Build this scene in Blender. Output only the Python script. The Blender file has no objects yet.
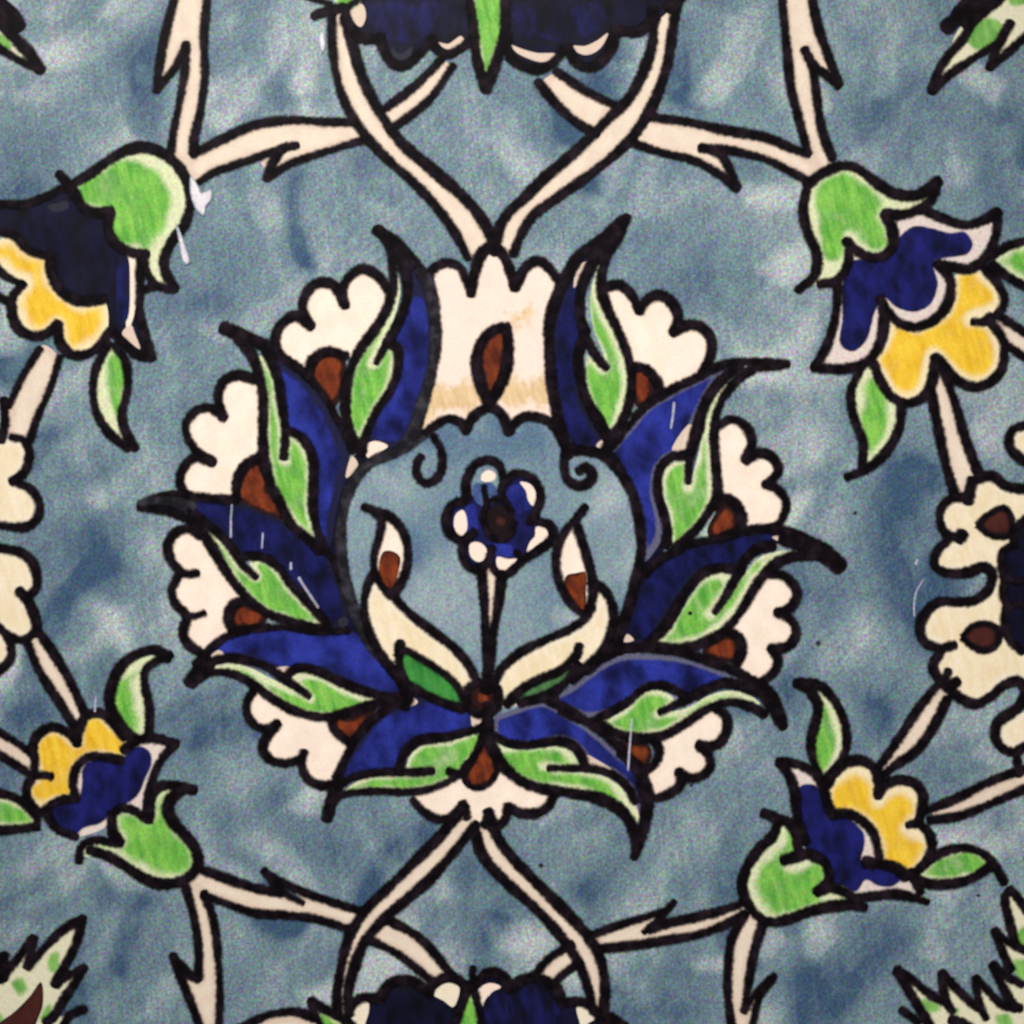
import bpy, math, random
import numpy as np
from mathutils import Vector
from mathutils.geometry import delaunay_2d_cdt

random.seed(7)
S = 0.30 / 1024.0            # metres per drawn unit: the part of the tile in view is 30 cm wide
EXT = 62                     # how far the painting runs on past what the camera frames
ZC = (512 + EXT) * S         # the tile stands on its lower edge
MM = 0.001

scene = bpy.context.scene
col = scene.collection

# ------------------------------------------------------------------ curves
def parse(txt):
    out = []
    for tok in txt.split():
        corner = '*' in tok
        tok = tok.replace('*', '')
        w = None
        if '/' in tok:
            tok, w = tok.split('/')
            w = float(w)
        x, y = tok.split(',')
        out.append([float(x), float(y), corner, w])
    return out

def extend(pts, closed):
    """Carry whatever reaches the edge of the framed area on to the real edge of the tile."""
    def out(p):
        dx = -EXT if p[0] <= 0.5 else (EXT if p[0] >= 1023.5 else 0)
        dy = -EXT if p[1] <= 0.5 else (EXT if p[1] >= 1023.5 else 0)
        return dx, dy
    n = len(pts)
    if closed:
        res = []
        for i, p in enumerate(pts):
            dx, dy = out(p)
            if dx == 0 and dy == 0:
                res.append(p); continue
            q = [p[0] + dx, p[1] + dy, True, p[3]]
            pe = [p[0], p[1], True, p[3]]
            prv, nxt = out(pts[i - 1]) != (0, 0), out(pts[(i + 1) % n]) != (0, 0)
            if nxt and not prv: res += [pe, q]
            elif prv and not nxt: res += [q, pe]
            elif prv and nxt: res += [q]
            else: res += [pe]
        return res
    res = list(pts)
    for end in (0, -1):
        p = res[end]; q = res[1 if end == 0 else -2]
        if out(p) != (0, 0):
            d = np.array([p[0] - q[0], p[1] - q[1]]); L = np.hypot(*d)
            if L > 0:
                d = d / L * EXT
                e = [p[0] + d[0], p[1] + d[1], False, p[3]]
                res = [e] + res if end == 0 else res + [e]
    return res

def smooth(pts, closed=False, step=2.2):
    """Centripetal Catmull-Rom through the points, broken at corners; returns n x 3 (x, y, width or nan)."""
    n = len(pts)
    P = np.array([[p[0], p[1]] for p in pts]); W = [p[3] for p in pts]
    segs = n if closed else n - 1
    out = []
    for i in range(segs):
        a, b = i, (i + 1) % n
        p1, p2 = P[a], P[b]
        if closed: p0, p3 = P[(i - 1) % n], P[(i + 2) % n]
        else:
            p0 = P[i - 1] if i > 0 else 2 * p1 - p2
            p3 = P[i + 2] if i + 2 < n else 2 * p2 - p1
        if pts[a][2]: p0 = 2 * p1 - p2
        if pts[b][2]: p3 = 2 * p2 - p1
        d01 = max(np.hypot(*(p1 - p0)), 1e-3) ** .5
        d12 = max(np.hypot(*(p2 - p1)), 1e-3) ** .5
        d23 = max(np.hypot(*(p3 - p2)), 1e-3) ** .5
        m1 = (p1 - p0) / d01 - (p2 - p0) / (d01 + d12) + (p2 - p1) / d12
        m2 = (p2 - p1) / d12 - (p3 - p1) / (d12 + d23) + (p3 - p2) / d23
        m1, m2 = m1 * d12, m2 * d12
        k = max(2, int(np.hypot(*(p2 - p1)) / step))
        w1, w2 = W[a], W[b]
        for j in range(k):
            t = j / k
            h = (2*t**3 - 3*t**2 + 1) * p1 + (t**3 - 2*t**2 + t) * m1 + (-2*t**3 + 3*t**2) * p2 + (t**3 - t**2) * m2
            w = np.nan if (w1 is None and w2 is None) else (w1 if w2 is None else w2 if w1 is None else w1 + (w2 - w1) * t)
            out.append([h[0], h[1], w])
    if not closed:
        out.append([P[-1][0], P[-1][1], np.nan if W[-1] is None else W[-1]])
    return np.array(out)

def signed_distance(Q, poly):
    a = poly; b = np.roll(poly, -1, axis=0)
    d = np.full(len(Q), 1e9); inside = np.zeros(len(Q), bool)
    for (ax, ay), (bx, by) in zip(a, b):
        vx, vy = bx - ax, by - ay
        L = vx * vx + vy * vy
        if L < 1e-9: continue
        t = np.clip(((Q[:, 0] - ax) * vx + (Q[:, 1] - ay) * vy) / L, 0, 1)
        d = np.minimum(d, np.hypot(Q[:, 0] - ax - t * vx, Q[:, 1] - ay - t * vy))
        if ay != by:
            c = ((ay > Q[:, 1]) != (by > Q[:, 1])) & (Q[:, 0] < (bx - ax) * (Q[:, 1] - ay) / (by - ay) + ax)
            inside ^= c
    return np.where(inside, d, -d)

# ------------------------------------------------------------------ materials
def srgb(r, g, b):
    f = lambda c: (c / 255 / 12.92) if c / 255 <= 0.04045 else ((c / 255 + 0.055) / 1.055) ** 2.4
    return (f(r), f(g), f(b), 1)

class NT:
    def __init__(s, name):
        s.m = bpy.data.materials.new(name); s.m.use_nodes = True
        s.t = s.m.node_tree; s.t.nodes.clear()
    def n(s, kind, **kw):
        nd = s.t.nodes.new(kind)
        for k, v in kw.items(): setattr(nd, k, v)
        return nd
    def put(s, sock, v):
        if isinstance(v, bpy.types.NodeSocket): s.t.links.new(v, sock)
        else: sock.default_value = v
    def math(s, op, a, b=0.0, c=0.0, clamp=False):
        nd = s.n('ShaderNodeMath', operation=op, use_clamp=clamp)
        s.put(nd.inputs[0], a); s.put(nd.inputs[1], b); s.put(nd.inputs[2], c)
        return nd.outputs[0]
    def smoothstep(s, v, lo, hi):
        nd = s.n('ShaderNodeMapRange', interpolation_type='SMOOTHSTEP')
        s.put(nd.inputs[0], v); nd.inputs[1].default_value = lo; nd.inputs[2].default_value = hi
        return nd.outputs[0]
    def mix(s, f, a, b, blend='MIX'):
        nd = s.n('ShaderNodeMix', data_type='RGBA', blend_type=blend)
        s.put(nd.inputs[0], f); s.put(nd.inputs[6], a); s.put(nd.inputs[7], b)
        return nd.outputs[2]
    def coords(s):
        tc = s.n('ShaderNodeTexCoord'); return tc.outputs['Object']
    def mapping(s, co, sx, sz, rot=0.0):
        m = s.n('ShaderNodeMapping'); s.t.links.new(co, m.inputs[0])
        m.inputs['Rotation'].default_value = (0, rot, 0)
        m2 = s.n('ShaderNodeMapping'); s.t.links.new(m.outputs[0], m2.inputs[0])
        m2.inputs['Scale'].default_value = (1 / (sx * S), 0, 1 / (sz * S))
        return m2.outputs[0]
    def noise(s, co, sx, sz=None, detail=2.0, rot=0.0, rough=.5, color=False, dist=0.0):
        nd = s.n('ShaderNodeTexNoise', noise_dimensions='3D')
        s.put(nd.inputs['Vector'], s.mapping(co, sx, sz or sx, rot))
        nd.inputs['Scale'].default_value = 1; nd.inputs['Detail'].default_value = detail
        nd.inputs['Roughness'].default_value = rough; nd.inputs['Distortion'].default_value = dist
        return nd.outputs['Color' if color else 'Fac']
    def attr(s, name):
        nd = s.n('ShaderNodeAttribute', attribute_name=name); return nd.outputs['Fac']
    def grain(s, co, color, amt):
        """fine speckle of the pigment in the glaze"""
        g = s.noise(co, 2.5, 2.7, 0.0, color=True)
        c = s.mix(1.0, g, (.5, .5, .5, 1), 'SUBTRACT')
        mono = s.noise(co, 2.1, 2.1, 0.0, color=False)
        a = s.n('ShaderNodeVectorMath', operation='SUBTRACT'); s.put(a.inputs[0], g); a.inputs[1].default_value = (.5, .5, .5)
        b = s.n('ShaderNodeVectorMath', operation='SCALE'); s.put(b.inputs[0], a.outputs[0]); b.inputs['Scale'].default_value = amt
        k = s.math('MULTIPLY_ADD', s.math('SUBTRACT', mono, .5), amt * .7, 1.0)
        d = s.n('ShaderNodeVectorMath', operation='ADD'); s.put(d.inputs[0], b.outputs[0]); d.inputs[1].default_value = (1, 1, 1)
        e = s.n('ShaderNodeVectorMath', operation='MULTIPLY'); s.put(e.inputs[0], color); s.put(e.inputs[1], d.outputs[0])
        f = s.n('ShaderNodeVectorMath', operation='SCALE'); s.put(f.inputs[0], e.outputs[0]); s.put(f.inputs['Scale'], k)
        return f.outputs[0]
    def finish(s, co, color, rough=.36, alpha=None, spec=.15):
        b = s.n('ShaderNodeBsdfPrincipled'); o = s.n('ShaderNodeOutputMaterial')
        s.put(b.inputs['Base Color'], color)
        b.inputs['Specular IOR Level'].default_value = spec
        r = s.noise(co, 60, 90, 3.0)
        s.put(b.inputs['Roughness'], s.math('MULTIPLY_ADD', r, .22, rough - .11))
        h = s.noise(co, 26, 40, 3.0)
        bp = s.n('ShaderNodeBump'); bp.inputs['Strength'].default_value = .25; bp.inputs['Distance'].default_value = .0006
        s.put(bp.inputs['Height'], h); s.t.links.new(bp.outputs[0], b.inputs['Normal'])
        if alpha is not None: s.put(b.inputs['Alpha'], alpha)
        s.t.links.new(b.outputs[0], o.inputs[0])
        return s.m

CREAM = srgb(238, 218, 200); STEM = srgb(226, 209, 190)

def wash_material(name, base, lo, hi, grain=.35, wob=.9, size=16, tint=None, streak=(7, 34), fine=.5, edge=(.25, .8)):
    """bare cream glaze where the brush did not reach, thin and thick pigment where it did"""
    s = NT(name); co = s.coords()
    n1 = s.noise(co, size, size * 1.3, 3.0); n2 = s.noise(co, 5, 6, 2.0)
    w = s.math('ADD', s.attr('wash'), s.math('MULTIPLY', s.math('SUBTRACT', n1, .5), wob))
    w = s.math('ADD', w, s.math('MULTIPLY', s.math('SUBTRACT', n2, .5), wob * fine))
    f = s.smoothstep(w, *edge)
    st = s.noise(co, streak[0], streak[1], 3.0, rot=.25)
    pig = s.mix(s.smoothstep(s.math('ADD', s.math('MULTIPLY', st, .55), s.math('MULTIPLY', n1, .45)), .34, .66), lo, hi)
    cb = s.mix(s.smoothstep(n1, .3, .75), base, tint or base)
    c = s.mix(f, cb, pig)
    return s.finish(co, s.grain(co, c, grain))

def ground_material(name, a, b, c, grain=1.4):
    """blue ground laid on with a loaded brush: pools, thin places and the marks of the hairs"""
    s = NT(name); co = s.coords()
    big = s.noise(co, 95, 120, 3.0, rot=.3, dist=.6); mid = s.noise(co, 24, 52, 4.0, rot=.5, rough=.6)
    hair = s.noise(co, 5, 46, 3.0, rot=.12, rough=.65); hair2 = s.noise(co, 6, 40, 3.0, rot=-.75, rough=.6)
    t = s.attr('tone')
    v = s.math('MULTIPLY_ADD', s.math('SUBTRACT', big, .5), .45, .5)
    v = s.math('ADD', v, s.math('MULTIPLY', s.math('SUBTRACT', mid, .5), .32))
    v = s.math('ADD', v, s.math('MULTIPLY', s.math('SUBTRACT', hair, .5), .40))
    v = s.math('ADD', v, s.math('MULTIPLY', s.math('SUBTRACT', hair2, .5), .40))
    v = s.math('ADD', v, s.math('MULTIPLY', t, .5))
    r = s.n('ShaderNodeValToRGB'); e = r.color_ramp.elements
    e[0].position = .08; e[0].color = a; e[1].position = .95; e[1].color = c
    m = e.new(.52); m.color = b
    s.put(r.inputs[0], v)
    g = s.smoothstep(s.noise(co, 40, 46, 3.0), .5, .72)
    colr = s.mix(s.math('MULTIPLY', g, .3), r.outputs[0], srgb(122, 150, 150))
    return s.finish(co, s.grain(co, colr, grain), rough=.36)

def ink_material(name, c1, c2, thin=0.0):
    s = NT(name); co = s.coords()
    n = s.noise(co, 14, 14, 3.0); m = s.noise(co, 38, 38, 2.0)
    c = s.mix(s.smoothstep(n, .4, .75), c1, c2)
    al = s.smoothstep(s.math('ADD', s.attr('ink'), s.math('MULTIPLY', s.math('SUBTRACT', s.noise(co, 4.5, 4.5, 2.0), .5), .8)), .1, .9)
    al = s.math('MULTIPLY', al, s.math('SUBTRACT', 1.0, s.math('MULTIPLY', s.smoothstep(m, .45, .75), thin)))
    return s.finish(co, s.grain(co, c, .8), rough=.4, alpha=al, spec=.06)

MAT = {
 'cream': wash_material('cream glaze', CREAM, srgb(243, 226, 210), srgb(234, 214, 196), .16, tint=srgb(238, 214, 200), streak=(22, 30)),
 'ochre_cream': wash_material('cream glaze with ochre stain', srgb(239, 217, 201), srgb(200, 166, 112), srgb(226, 198, 160), .16, 1.7, 24, srgb(240, 210, 198)),
 'warm_cream': wash_material('warm cream glaze', srgb(232, 218, 196), srgb(226, 206, 168), srgb(236, 220, 194), .2, 1.0, 22),
 'stem': wash_material('stem cream glaze', srgb(210, 190, 172), srgb(228, 211, 192), srgb(218, 199, 180), .2, streak=(20, 26), tint=srgb(214, 188, 172)),
 'green': wash_material('leaf green glaze', srgb(210, 214, 174), srgb(72, 148, 52), srgb(132, 190, 82), .6, 1.7, 26, fine=.15, edge=(.1, 1.0)),
 'dark_green': wash_material('deep green glaze', srgb(40, 62, 40), srgb(40, 110, 46), srgb(70, 146, 66), .4),
 'olive': wash_material('dull dark green glaze', srgb(34, 50, 38), srgb(50, 92, 52), srgb(84, 122, 78), .4),
 'blue': wash_material('cobalt blue glaze', srgb(26, 26, 56), srgb(12, 13, 54), srgb(42, 52, 146), .7, 1.1, 40, streak=(20, 34)),
 'navy': wash_material('dark cobalt glaze', srgb(22, 22, 42), srgb(7, 8, 28), srgb(24, 27, 88), .8, 1.0, 26, streak=(14, 24)),
 'deep_navy': wash_material('pooled cobalt glaze', srgb(16, 16, 28), srgb(5, 5, 12), srgb(16, 16, 46), .7, .6, 22, streak=(14, 26)),
 'navy_on_cream': wash_material('dark cobalt over cream', srgb(216, 200, 192), srgb(9, 10, 36), srgb(28, 31, 104), .5, .45, 26, streak=(14, 24)),
 'yellow': wash_material('yellow glaze', srgb(234, 216, 176), srgb(216, 166, 28), srgb(238, 198, 64), .3, 1.2, 24, fine=.15, edge=(.1, 1.0)),
 'brown': wash_material('iron brown glaze', srgb(40, 18, 16), srgb(76, 30, 18), srgb(128, 56, 26), .7, 1.6, 14),
 'dark_brown': wash_material('dark brown glaze', srgb(24, 12, 14), srgb(58, 24, 22), srgb(74, 36, 30), .4),
 'ink': ink_material('manganese outline', srgb(10, 6, 9), srgb(34, 24, 32)),
 'grey_ink': ink_material('thin manganese outline', srgb(26, 24, 30), srgb(60, 58, 66), .15),
 'deep_navy_soft': wash_material('pooled cobalt, thinner', srgb(8, 8, 20), srgb(8, 8, 26), srgb(24, 24, 78), .7, 1.2, 20),
 'grey_blue': wash_material('thin cobalt wash', srgb(96, 118, 140), srgb(44, 62, 112), srgb(74, 96, 138), .8, 1.2, 14),
 'blue_rim': wash_material('cobalt blue glaze thin at its edge', srgb(92, 92, 116), srgb(12, 13, 54), srgb(42, 52, 146), .7, .8, 40, streak=(20, 34)),
 'warm_green': wash_material('serrated leaf glaze', srgb(218, 212, 182), srgb(92, 150, 66), srgb(140, 190, 98), .34),
 'grey_cream': wash_material('greyed cream glaze', srgb(40, 40, 52), srgb(116, 116, 120), srgb(150, 148, 146), .5),
 'scratch': ink_material('pale scratch', srgb(170, 172, 190), srgb(190, 190, 205), .5),
 'chip': wash_material('chipped glaze', srgb(140, 148, 160), srgb(206, 198, 208), srgb(228, 220, 224), .3, 1.2, 6),
 'ground': ground_material('blue ground glaze', srgb(58, 81, 106), srgb(110, 130, 140), srgb(174, 182, 183)),
 'inner_ground': ground_material('pale blue ground glaze', srgb(88, 112, 134), srgb(122, 142, 152), srgb(162, 171, 176), 1.0),
}

# pools and thin places of the blue ground: x, y, radius x, radius y, tone
POOLS = [(120,45,38,45,-.7),(25,155,34,34,-.6),(200,302,50,20,-.8),(225,250,40,30,-.5),(60,470,42,22,-.6),(95,545,32,38,-.9),
 (545,105,40,46,-.5),(600,185,24,22,-.5),(495,120,16,60,-.4),(890,130,44,60,-.5),(700,80,50,40,-.2),(905,490,34,46,-.9),(895,570,34,70,-.9),(880,712,34,28,-.9),
 (800,470,30,30,-.4),(960,755,30,30,-.6),(25,895,60,24,-.7),(115,890,24,24,-.5),(160,1000,46,24,-.3),(335,850,30,24,-.7),(280,800,24,20,-.7),(275,930,22,26,-.7),
 (495,905,18,60,-.8),(470,930,22,30,-.5),(582,892,24,18,-.8),(655,975,40,34,-.7),(800,985,40,40,-.9),(850,925,50,20,-.5),(880,950,40,40,-.4),(700,300,50,34,-.4),
 (195,740,26,36,-.5),(290,720,20,20,-.3),(735,880,30,16,-.3),(620,860,40,14,-.3),(690,885,30,20,-.3),(1000,180,30,40,-.4),(980,120,30,40,-.2),(740,60,40,50,-.2),
 (45,25,22,26,.5),(140,135,34,30,.5),(30,140,14,24,.4),(290,215,34,26,.7),(240,205,24,20,.5),(370,190,26,26,.4),(150,480,24,44,.5),(165,560,26,30,.6),(90,500,30,14,.5),
 (175,610,24,30,.5),(770,205,40,24,.4),(795,260,22,36,.6),(730,330,40,26,.4),(820,515,36,30,.6),(870,630,24,44,.6),(840,650,30,30,.4),(965,870,50,30,.4),(430,958,30,30,.7),
 (535,955,28,30,.7),(290,960,40,34,.3),(388,848,20,44,.7),(715,855,40,36,.4),(240,775,24,24,.6),(990,440,26,24,.4),(985,720,26,26,.3),(745,740,24,24,.3),(930,225,30,20,.2),
 (810,925,20,12,.5),(760,950,20,30,.3),(160,660,30,40,.2),(240,940,20,24,.4),(20,930,30,14,.3),(110,920,30,16,.3),(60,985,24,20,.2),(400,35,40,30,.3),(640,55,16,30,.4),(850,460,22,22,.4),
 (490,448,90,24,-1.0),(440,600,50,34,.6),(395,475,24,24,.6),(612,500,18,32,.5),(545,600,34,24,-.4),(625,560,14,40,.5),(405,540,14,30,-.5),(430,520,24,24,.4),(560,470,30,20,-.3)]

def make_dabs():
    """single marks of the loaded brush that laid the ground: x, y, direction, half length, half width, tone"""
    r = np.random.RandomState(11); out = []
    for k in range(430):
        x, y = r.uniform(-70, 1094, 2)
        a = math.radians(r.normal(88, 16) if y < 260 and r.rand() < .7 else r.normal(52, 24) if r.rand() < .8 else r.normal(140, 25))
        out.append((x, y, a, r.uniform(38, 115), r.uniform(8, 24), r.normal(0, .40)))
    return out
DABS = make_dabs()

def tone_at(x, y):
    t = np.zeros(len(x))
    for px, py, rx, ry, a in POOLS:
        t += .68 * a * np.exp(-((x - px) / rx) ** 2 - ((y - py) / ry) ** 2)
    for px, py, an, hl, hw, a in DABS:
        k = np.nonzero((np.abs(x - px) < hl + hw) & (np.abs(y - py) < hl + hw))[0]
        if not len(k): continue
        dx, dy = x[k] - px, y[k] - py
        u = dx * math.cos(an) - dy * math.sin(an); v = dx * math.sin(an) + dy * math.cos(an)
        v = v + .0045 * u * u * (1 if a > 0 else -1)                    # the hand's arc
        e = 1 / (1 + np.exp((np.abs(v) - hw) / 3.2))                     # sides fairly sharp
        f = np.clip((hl - u) / (1.5 * hl), 0, 1) * np.clip((u + hl) / 9, 0, 1)   # runs dry along its length
        t[k] += a * e * f
    return t

# ------------------------------------------------------------------ painted pieces
ROOT = bpy.data.objects.new('painted_tile', None); col.objects.link(ROOT)
ROOT.location = (0, 0, ZC)
ROOT['label'] = 'hand painted ceramic tile with a blue ground, a large central palmette and curling stems'
ROOT['category'] = 'tile'
LAYER = [0]; STROKE = [0]

class Piece:
    """One painted motif or a piece of one; every line and wash it holds becomes ONE mesh."""
    def __init__(s, name, parent=None, label=None, empty=False):
        s.v, s.f, s.mi, s.wash, s.ink, s.tone = [], [], [], [], [], []
        s.mats = []
        s.o = bpy.data.objects.new(name, None if empty else bpy.data.meshes.new(name)); col.objects.link(s.o)
        s.o.parent = parent.o if isinstance(parent, Piece) else (parent or ROOT)
        if label: s.o['label'] = label
    def slot(s, m):
        if m not in s.mats: s.mats.append(m)
        return s.mats.index(m)
    def add(s, xy, h, faces, mat, wash=None, ink=None, tone=None):
        base = len(s.v); n = len(xy)
        s.v += [((p[0] - 512) * S, -hh, (512 - p[1]) * S) for p, hh in zip(xy, h)]
        s.f += [tuple(base + i for i in f) for f in faces]
        k = s.slot(mat); s.mi += [k] * len(faces)
        s.wash += list(wash if wash is not None else np.ones(n))
        s.ink += list(ink if ink is not None else np.ones(n))
        s.tone += list(tone if tone is not None else np.zeros(n))
    def fill(s, txt, mat, inset=7.0, soft=6.0, shift=(0, 0), wash=None, spacing=3.0):
        """txt: outline; pigment stays `inset` inside the outline moved by `shift`, or inside the `wash` outlines"""
        pl = smooth(extend(parse(txt), True), True, 2.6)[:, :2]
        x0, y0 = pl.min(0); x1, y1 = pl.max(0)
        gx, gy = np.meshgrid(np.arange(x0, x1, spacing), np.arange(y0, y1, spacing * .87))
        gx[1::2] += spacing / 2
        g = np.stack([gx.ravel(), gy.ravel()], 1)
        g = g[signed_distance(g, pl) > spacing * .6] if len(g) else g
        pts = [Vector(p) for p in pl] + [Vector(p) for p in g]
        vo, _, fo, _, _, _ = delaunay_2d_cdt(pts, [], [list(range(len(pl)))], 1, 1e-4)
        xy = np.array([[p.x, p.y] for p in vo])
        if wash is None:
            d = signed_distance(xy - np.array(shift), pl)
            w = np.clip(.5 + (d - inset) / (2 * soft), 0, 1)
        else:
            w = np.zeros(len(xy))
            for t in ([wash] if isinstance(wash, str) else wash):
                d = signed_distance(xy, smooth(extend(parse(t), True), True, 3)[:, :2])
                w = np.maximum(w, np.clip(.5 + d / (2 * soft), 0, 1))
        LAYER[0] += 1
        h = np.full(len(xy), .00001 + LAYER[0] * 3e-7)
        fs = []
        for f in fo:                                    # all faces towards the viewer
            a, b, c = (xy[i] for i in f[:3])
            cr = (b[0]-a[0])*(c[1]-a[1]) - (b[1]-a[1])*(c[0]-a[0])
            fs.append(tuple(f) if cr < 0 else tuple(reversed(f)))
        s.add(xy, h, fs, mat, wash=w, tone=tone_at(xy[:, 0], xy[:, 1]))
        return s
    def line(s, txt, w=11.0, mat='ink', closed=False, t0=None, t1=None, soft=2.9):
        """a brushed line w wide; t0/t1 are the widths its two ends run out to"""
        raw = parse(txt)
        if closed: raw = raw + [list(raw[0])]
        else: raw = extend(raw, False)
        c = smooth(raw, False, 2.0)
        n = len(c)
        d = np.gradient(c[:, :2], axis=0); L = np.hypot(d[:, 0], d[:, 1]) + 1e-9; d /= L[:, None]
        for _ in range(2): d[1:-1] = (d[:-2] + 2 * d[1:-1] + d[2:]) / 4
        d /= (np.hypot(d[:, 0], d[:, 1]) + 1e-9)[:, None]
        arc = np.concatenate([[0], np.cumsum(np.hypot(*np.diff(c[:, :2], axis=0).T))]); tot = arc[-1]
        wd = np.where(np.isnan(c[:, 2]), w, c[:, 2])
        rng = np.random.RandomState(int(abs(c[0, 0] * 13 + c[0, 1] * 7 + n)) % 99991)
        ph = rng.rand(4) * 6.28
        wd = wd * 1.0 * (1 + .05 * np.sin(arc / 9 + ph[0]) + .07 * np.sin(arc / 19 + ph[1]) + .03 * np.sin(arc / 4 + ph[2]) + .05 * np.sin(arc / 45 + ph[3]))
        run = min(30, tot * .5)
        if t0 is not None: k = np.clip(arc / run, 0, 1); wd = t0 + (wd - t0) * k ** .8
        if t1 is not None: k = np.clip((tot - arc) / run, 0, 1); wd = t1 + (wd - t1) * k ** .8
        hw = wd / 2
        C, D, H = [], [], []
        if not closed:
            for q in (1, .93, .75, .45): C.append(c[0, :2] - d[0] * hw[0] * q * .8); D.append(d[0]); H.append(hw[0] * math.sqrt(max(0, 1 - q * q)) + .05)
        C += list(c[:, :2]); D += list(d); H += list(hw)
        if not closed:
            for q in (.45, .75, .93, 1): C.append(c[-1, :2] + d[-1] * hw[-1] * q * .8); D.append(d[-1]); H.append(hw[-1] * math.sqrt(max(0, 1 - q * q)) + .05)
        C, D, H = np.array(C), np.array(D), np.array(H)
        N = np.stack([-D[:, 1], D[:, 0]], 1)
        outer = H + soft * .7; inner = np.maximum(H - soft, H * .25)
        STROKE[0] += 1
        b = .0001 + STROKE[0] * 3e-7
        xy, hh, ink = [], [], []
        m = len(C)
        for i in range(m):
            e = 1.0 if closed else min(1.0, min(i, m - 1 - i) / 2)
            for off, a, z in ((-outer[i], 0, 0), (-inner[i], 1, 4e-6), (0, 1, 6e-6), (inner[i], 1, 4e-6), (outer[i], 0, 0)):
                xy.append(C[i] + N[i] * off); ink.append(a * e); hh.append(b + z)
        fs = [(5*i+k, 5*i+k+1, 5*(i+1)+k+1, 5*(i+1)+k) for i in range(m - 1) for k in range(4)]
        s.add(np.array(xy), hh, fs, mat, ink=ink)
        return s
    def both(s, txt, mat, w=11.0, **kw):
        """a closed outline: filled and drawn round"""
        s.fill(txt, mat, **kw); s.line(txt, w, closed=True); return s
    def done(s):
        me = s.o.data
        me.from_pydata(s.v, [], s.f)
        for m in s.mats: me.materials.append(MAT[m])
        me.polygons.foreach_set('material_index', s.mi)
        me.polygons.foreach_set('use_smooth', [True] * len(s.f))
        for nm, vals in (('wash', s.wash), ('ink', s.ink), ('tone', s.tone)):
            a = me.attributes.new(nm, 'FLOAT', 'POINT'); a.data.foreach_set('value', np.array(vals, dtype=np.float32))
        me.update()
        return s

# ------------------------------------------------------------------ the tile itself
def make_body():
    lo, hi = -EXT, 1024 + EXT
    p = Piece('glazed_slab', None)
    g = np.linspace(lo + 6, hi - 6, 380)
    X, Y = np.meshgrid(g, g); n = len(g)
    xy = np.stack([X.ravel(), Y.ravel()], 1)
    fs = [(j*n+i, (j+1)*n+i, (j+1)*n+i+1, j*n+i+1) for j in range(n-1) for i in range(n-1)]
    p.add(xy, np.zeros(n*n), fs, 'ground', tone=tone_at(xy[:, 0], xy[:, 1]))
    rim = [j for j in range(n)] + [j*n+n-1 for j in range(1, n)] + [(n-1)*n+j for j in range(n-2, -1, -1)] + [j*n for j in range(n-2, 0, -1)]
    prev = [xy[i] for i in rim]; ph = 0.0
    k = len(rim); cen = np.array([512, 512])
    for grow, h in ((3.5, -.0004), (5.5, -.0012), (6.0, -.0025), (6.0, -.010)):
        cur = []
        for i in rim:
            q = xy[i].copy()
            for ax in (0, 1):
                if abs(q[ax] - g[0]) < 1e-6: q[ax] -= grow
                if abs(q[ax] - g[-1]) < 1e-6: q[ax] += grow
            cur.append(q)
        ring = prev + cur
        p.add(np.array(ring), [ph]*k + [h]*k, [(i, (i+1) % k, k+(i+1) % k, k+i) for i in range(k)], 'ground')
        prev, ph = cur, h
    p.add(np.array([[lo, lo], [hi, lo], [hi, hi], [lo, hi]]), [-.010]*4, [(0, 1, 2, 3)], 'cream')
    p.done()
make_body()

# ================================================================== the painting
# ---- stems ------------------------------------------------------------------
def stem(label, fills, lines, w=10.5, name='stem'):
    p = Piece(name, None, label)
    for f in fills: p.fill(f, 'stem')
    for l in lines:
        if isinstance(l, tuple): p.line(l[0], l[1], **(l[2] if len(l) > 2 else {}))
        else: p.line(l, w)
    return p.done()

stem('cream stem with a thorn behind the top left crossing',
     ['441,60 451,68 431,98 406,118 391,128 376,118 386,108 416,85',
      '372,122 326,122 294,120 255,125 225,138 205,148 194,155 186,168 198,181 213,173 235,165 256,158 268,176* 290,164 316,155 341,147 372,138'],
     [('441,60 416,85 386,108', 10), ('453,66 431,98 406,119 389,130', 10),
      ('352,122 326,122 294,120 255,125 225,138 205,148 193,155', 10.5),
      ('366,139 341,147 316,155 290,164 268,178', 9), ('297,145 282,149 274,160 266,179', 11, dict(t0=8, t1=9)),
      ('297,145 281,149 256,158 235,165 213,173 199,182', 9.5)])
stem('cream stem with a thorn behind the top right crossing',
     ['559,73 584,90 612,103 596,131 577,123 557,105 541,84',
      '645,120 687,122 724,130 767,138 791,148 810,156 822,168 806,180 793,173 767,160 750,155 727,152 738,186* 717,173 692,160 662,153 630,144'],
     [('556,71 584,90 614,105', 10), ('538,82 557,105 577,123 597,134', 10.5),
      ('650,117 687,122 724,130 767,138 791,148 808,154', 10.5),
      ('630,142 662,153 692,160 717,173 737,188', 10), ('701,147 720,155 730,170 737,187', 11, dict(t0=8, t1=9)),
      ('701,148 727,150 750,155 767,160 793,173 808,181', 10)])
stem('cream branch rising from the top left flower bud', 
     ['173,0 206,0 204,38 205,75 200,113 195,135 192,153 187,166 172,154 173,135 180,100 185,70 186,44* 175,68 157,88* 160,63 165,35'],
     [('174,0 165,35 160,63 156,91', 10, dict(t1=8)), ('186,44 175,68 165,80 157,91', 9, dict(t0=7)), ('186,44 185,70 180,100 173,135 171,152', 9.5),
      ('207,0 204,38 205,75 200,113 195,135 193,153', 10)])
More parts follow.
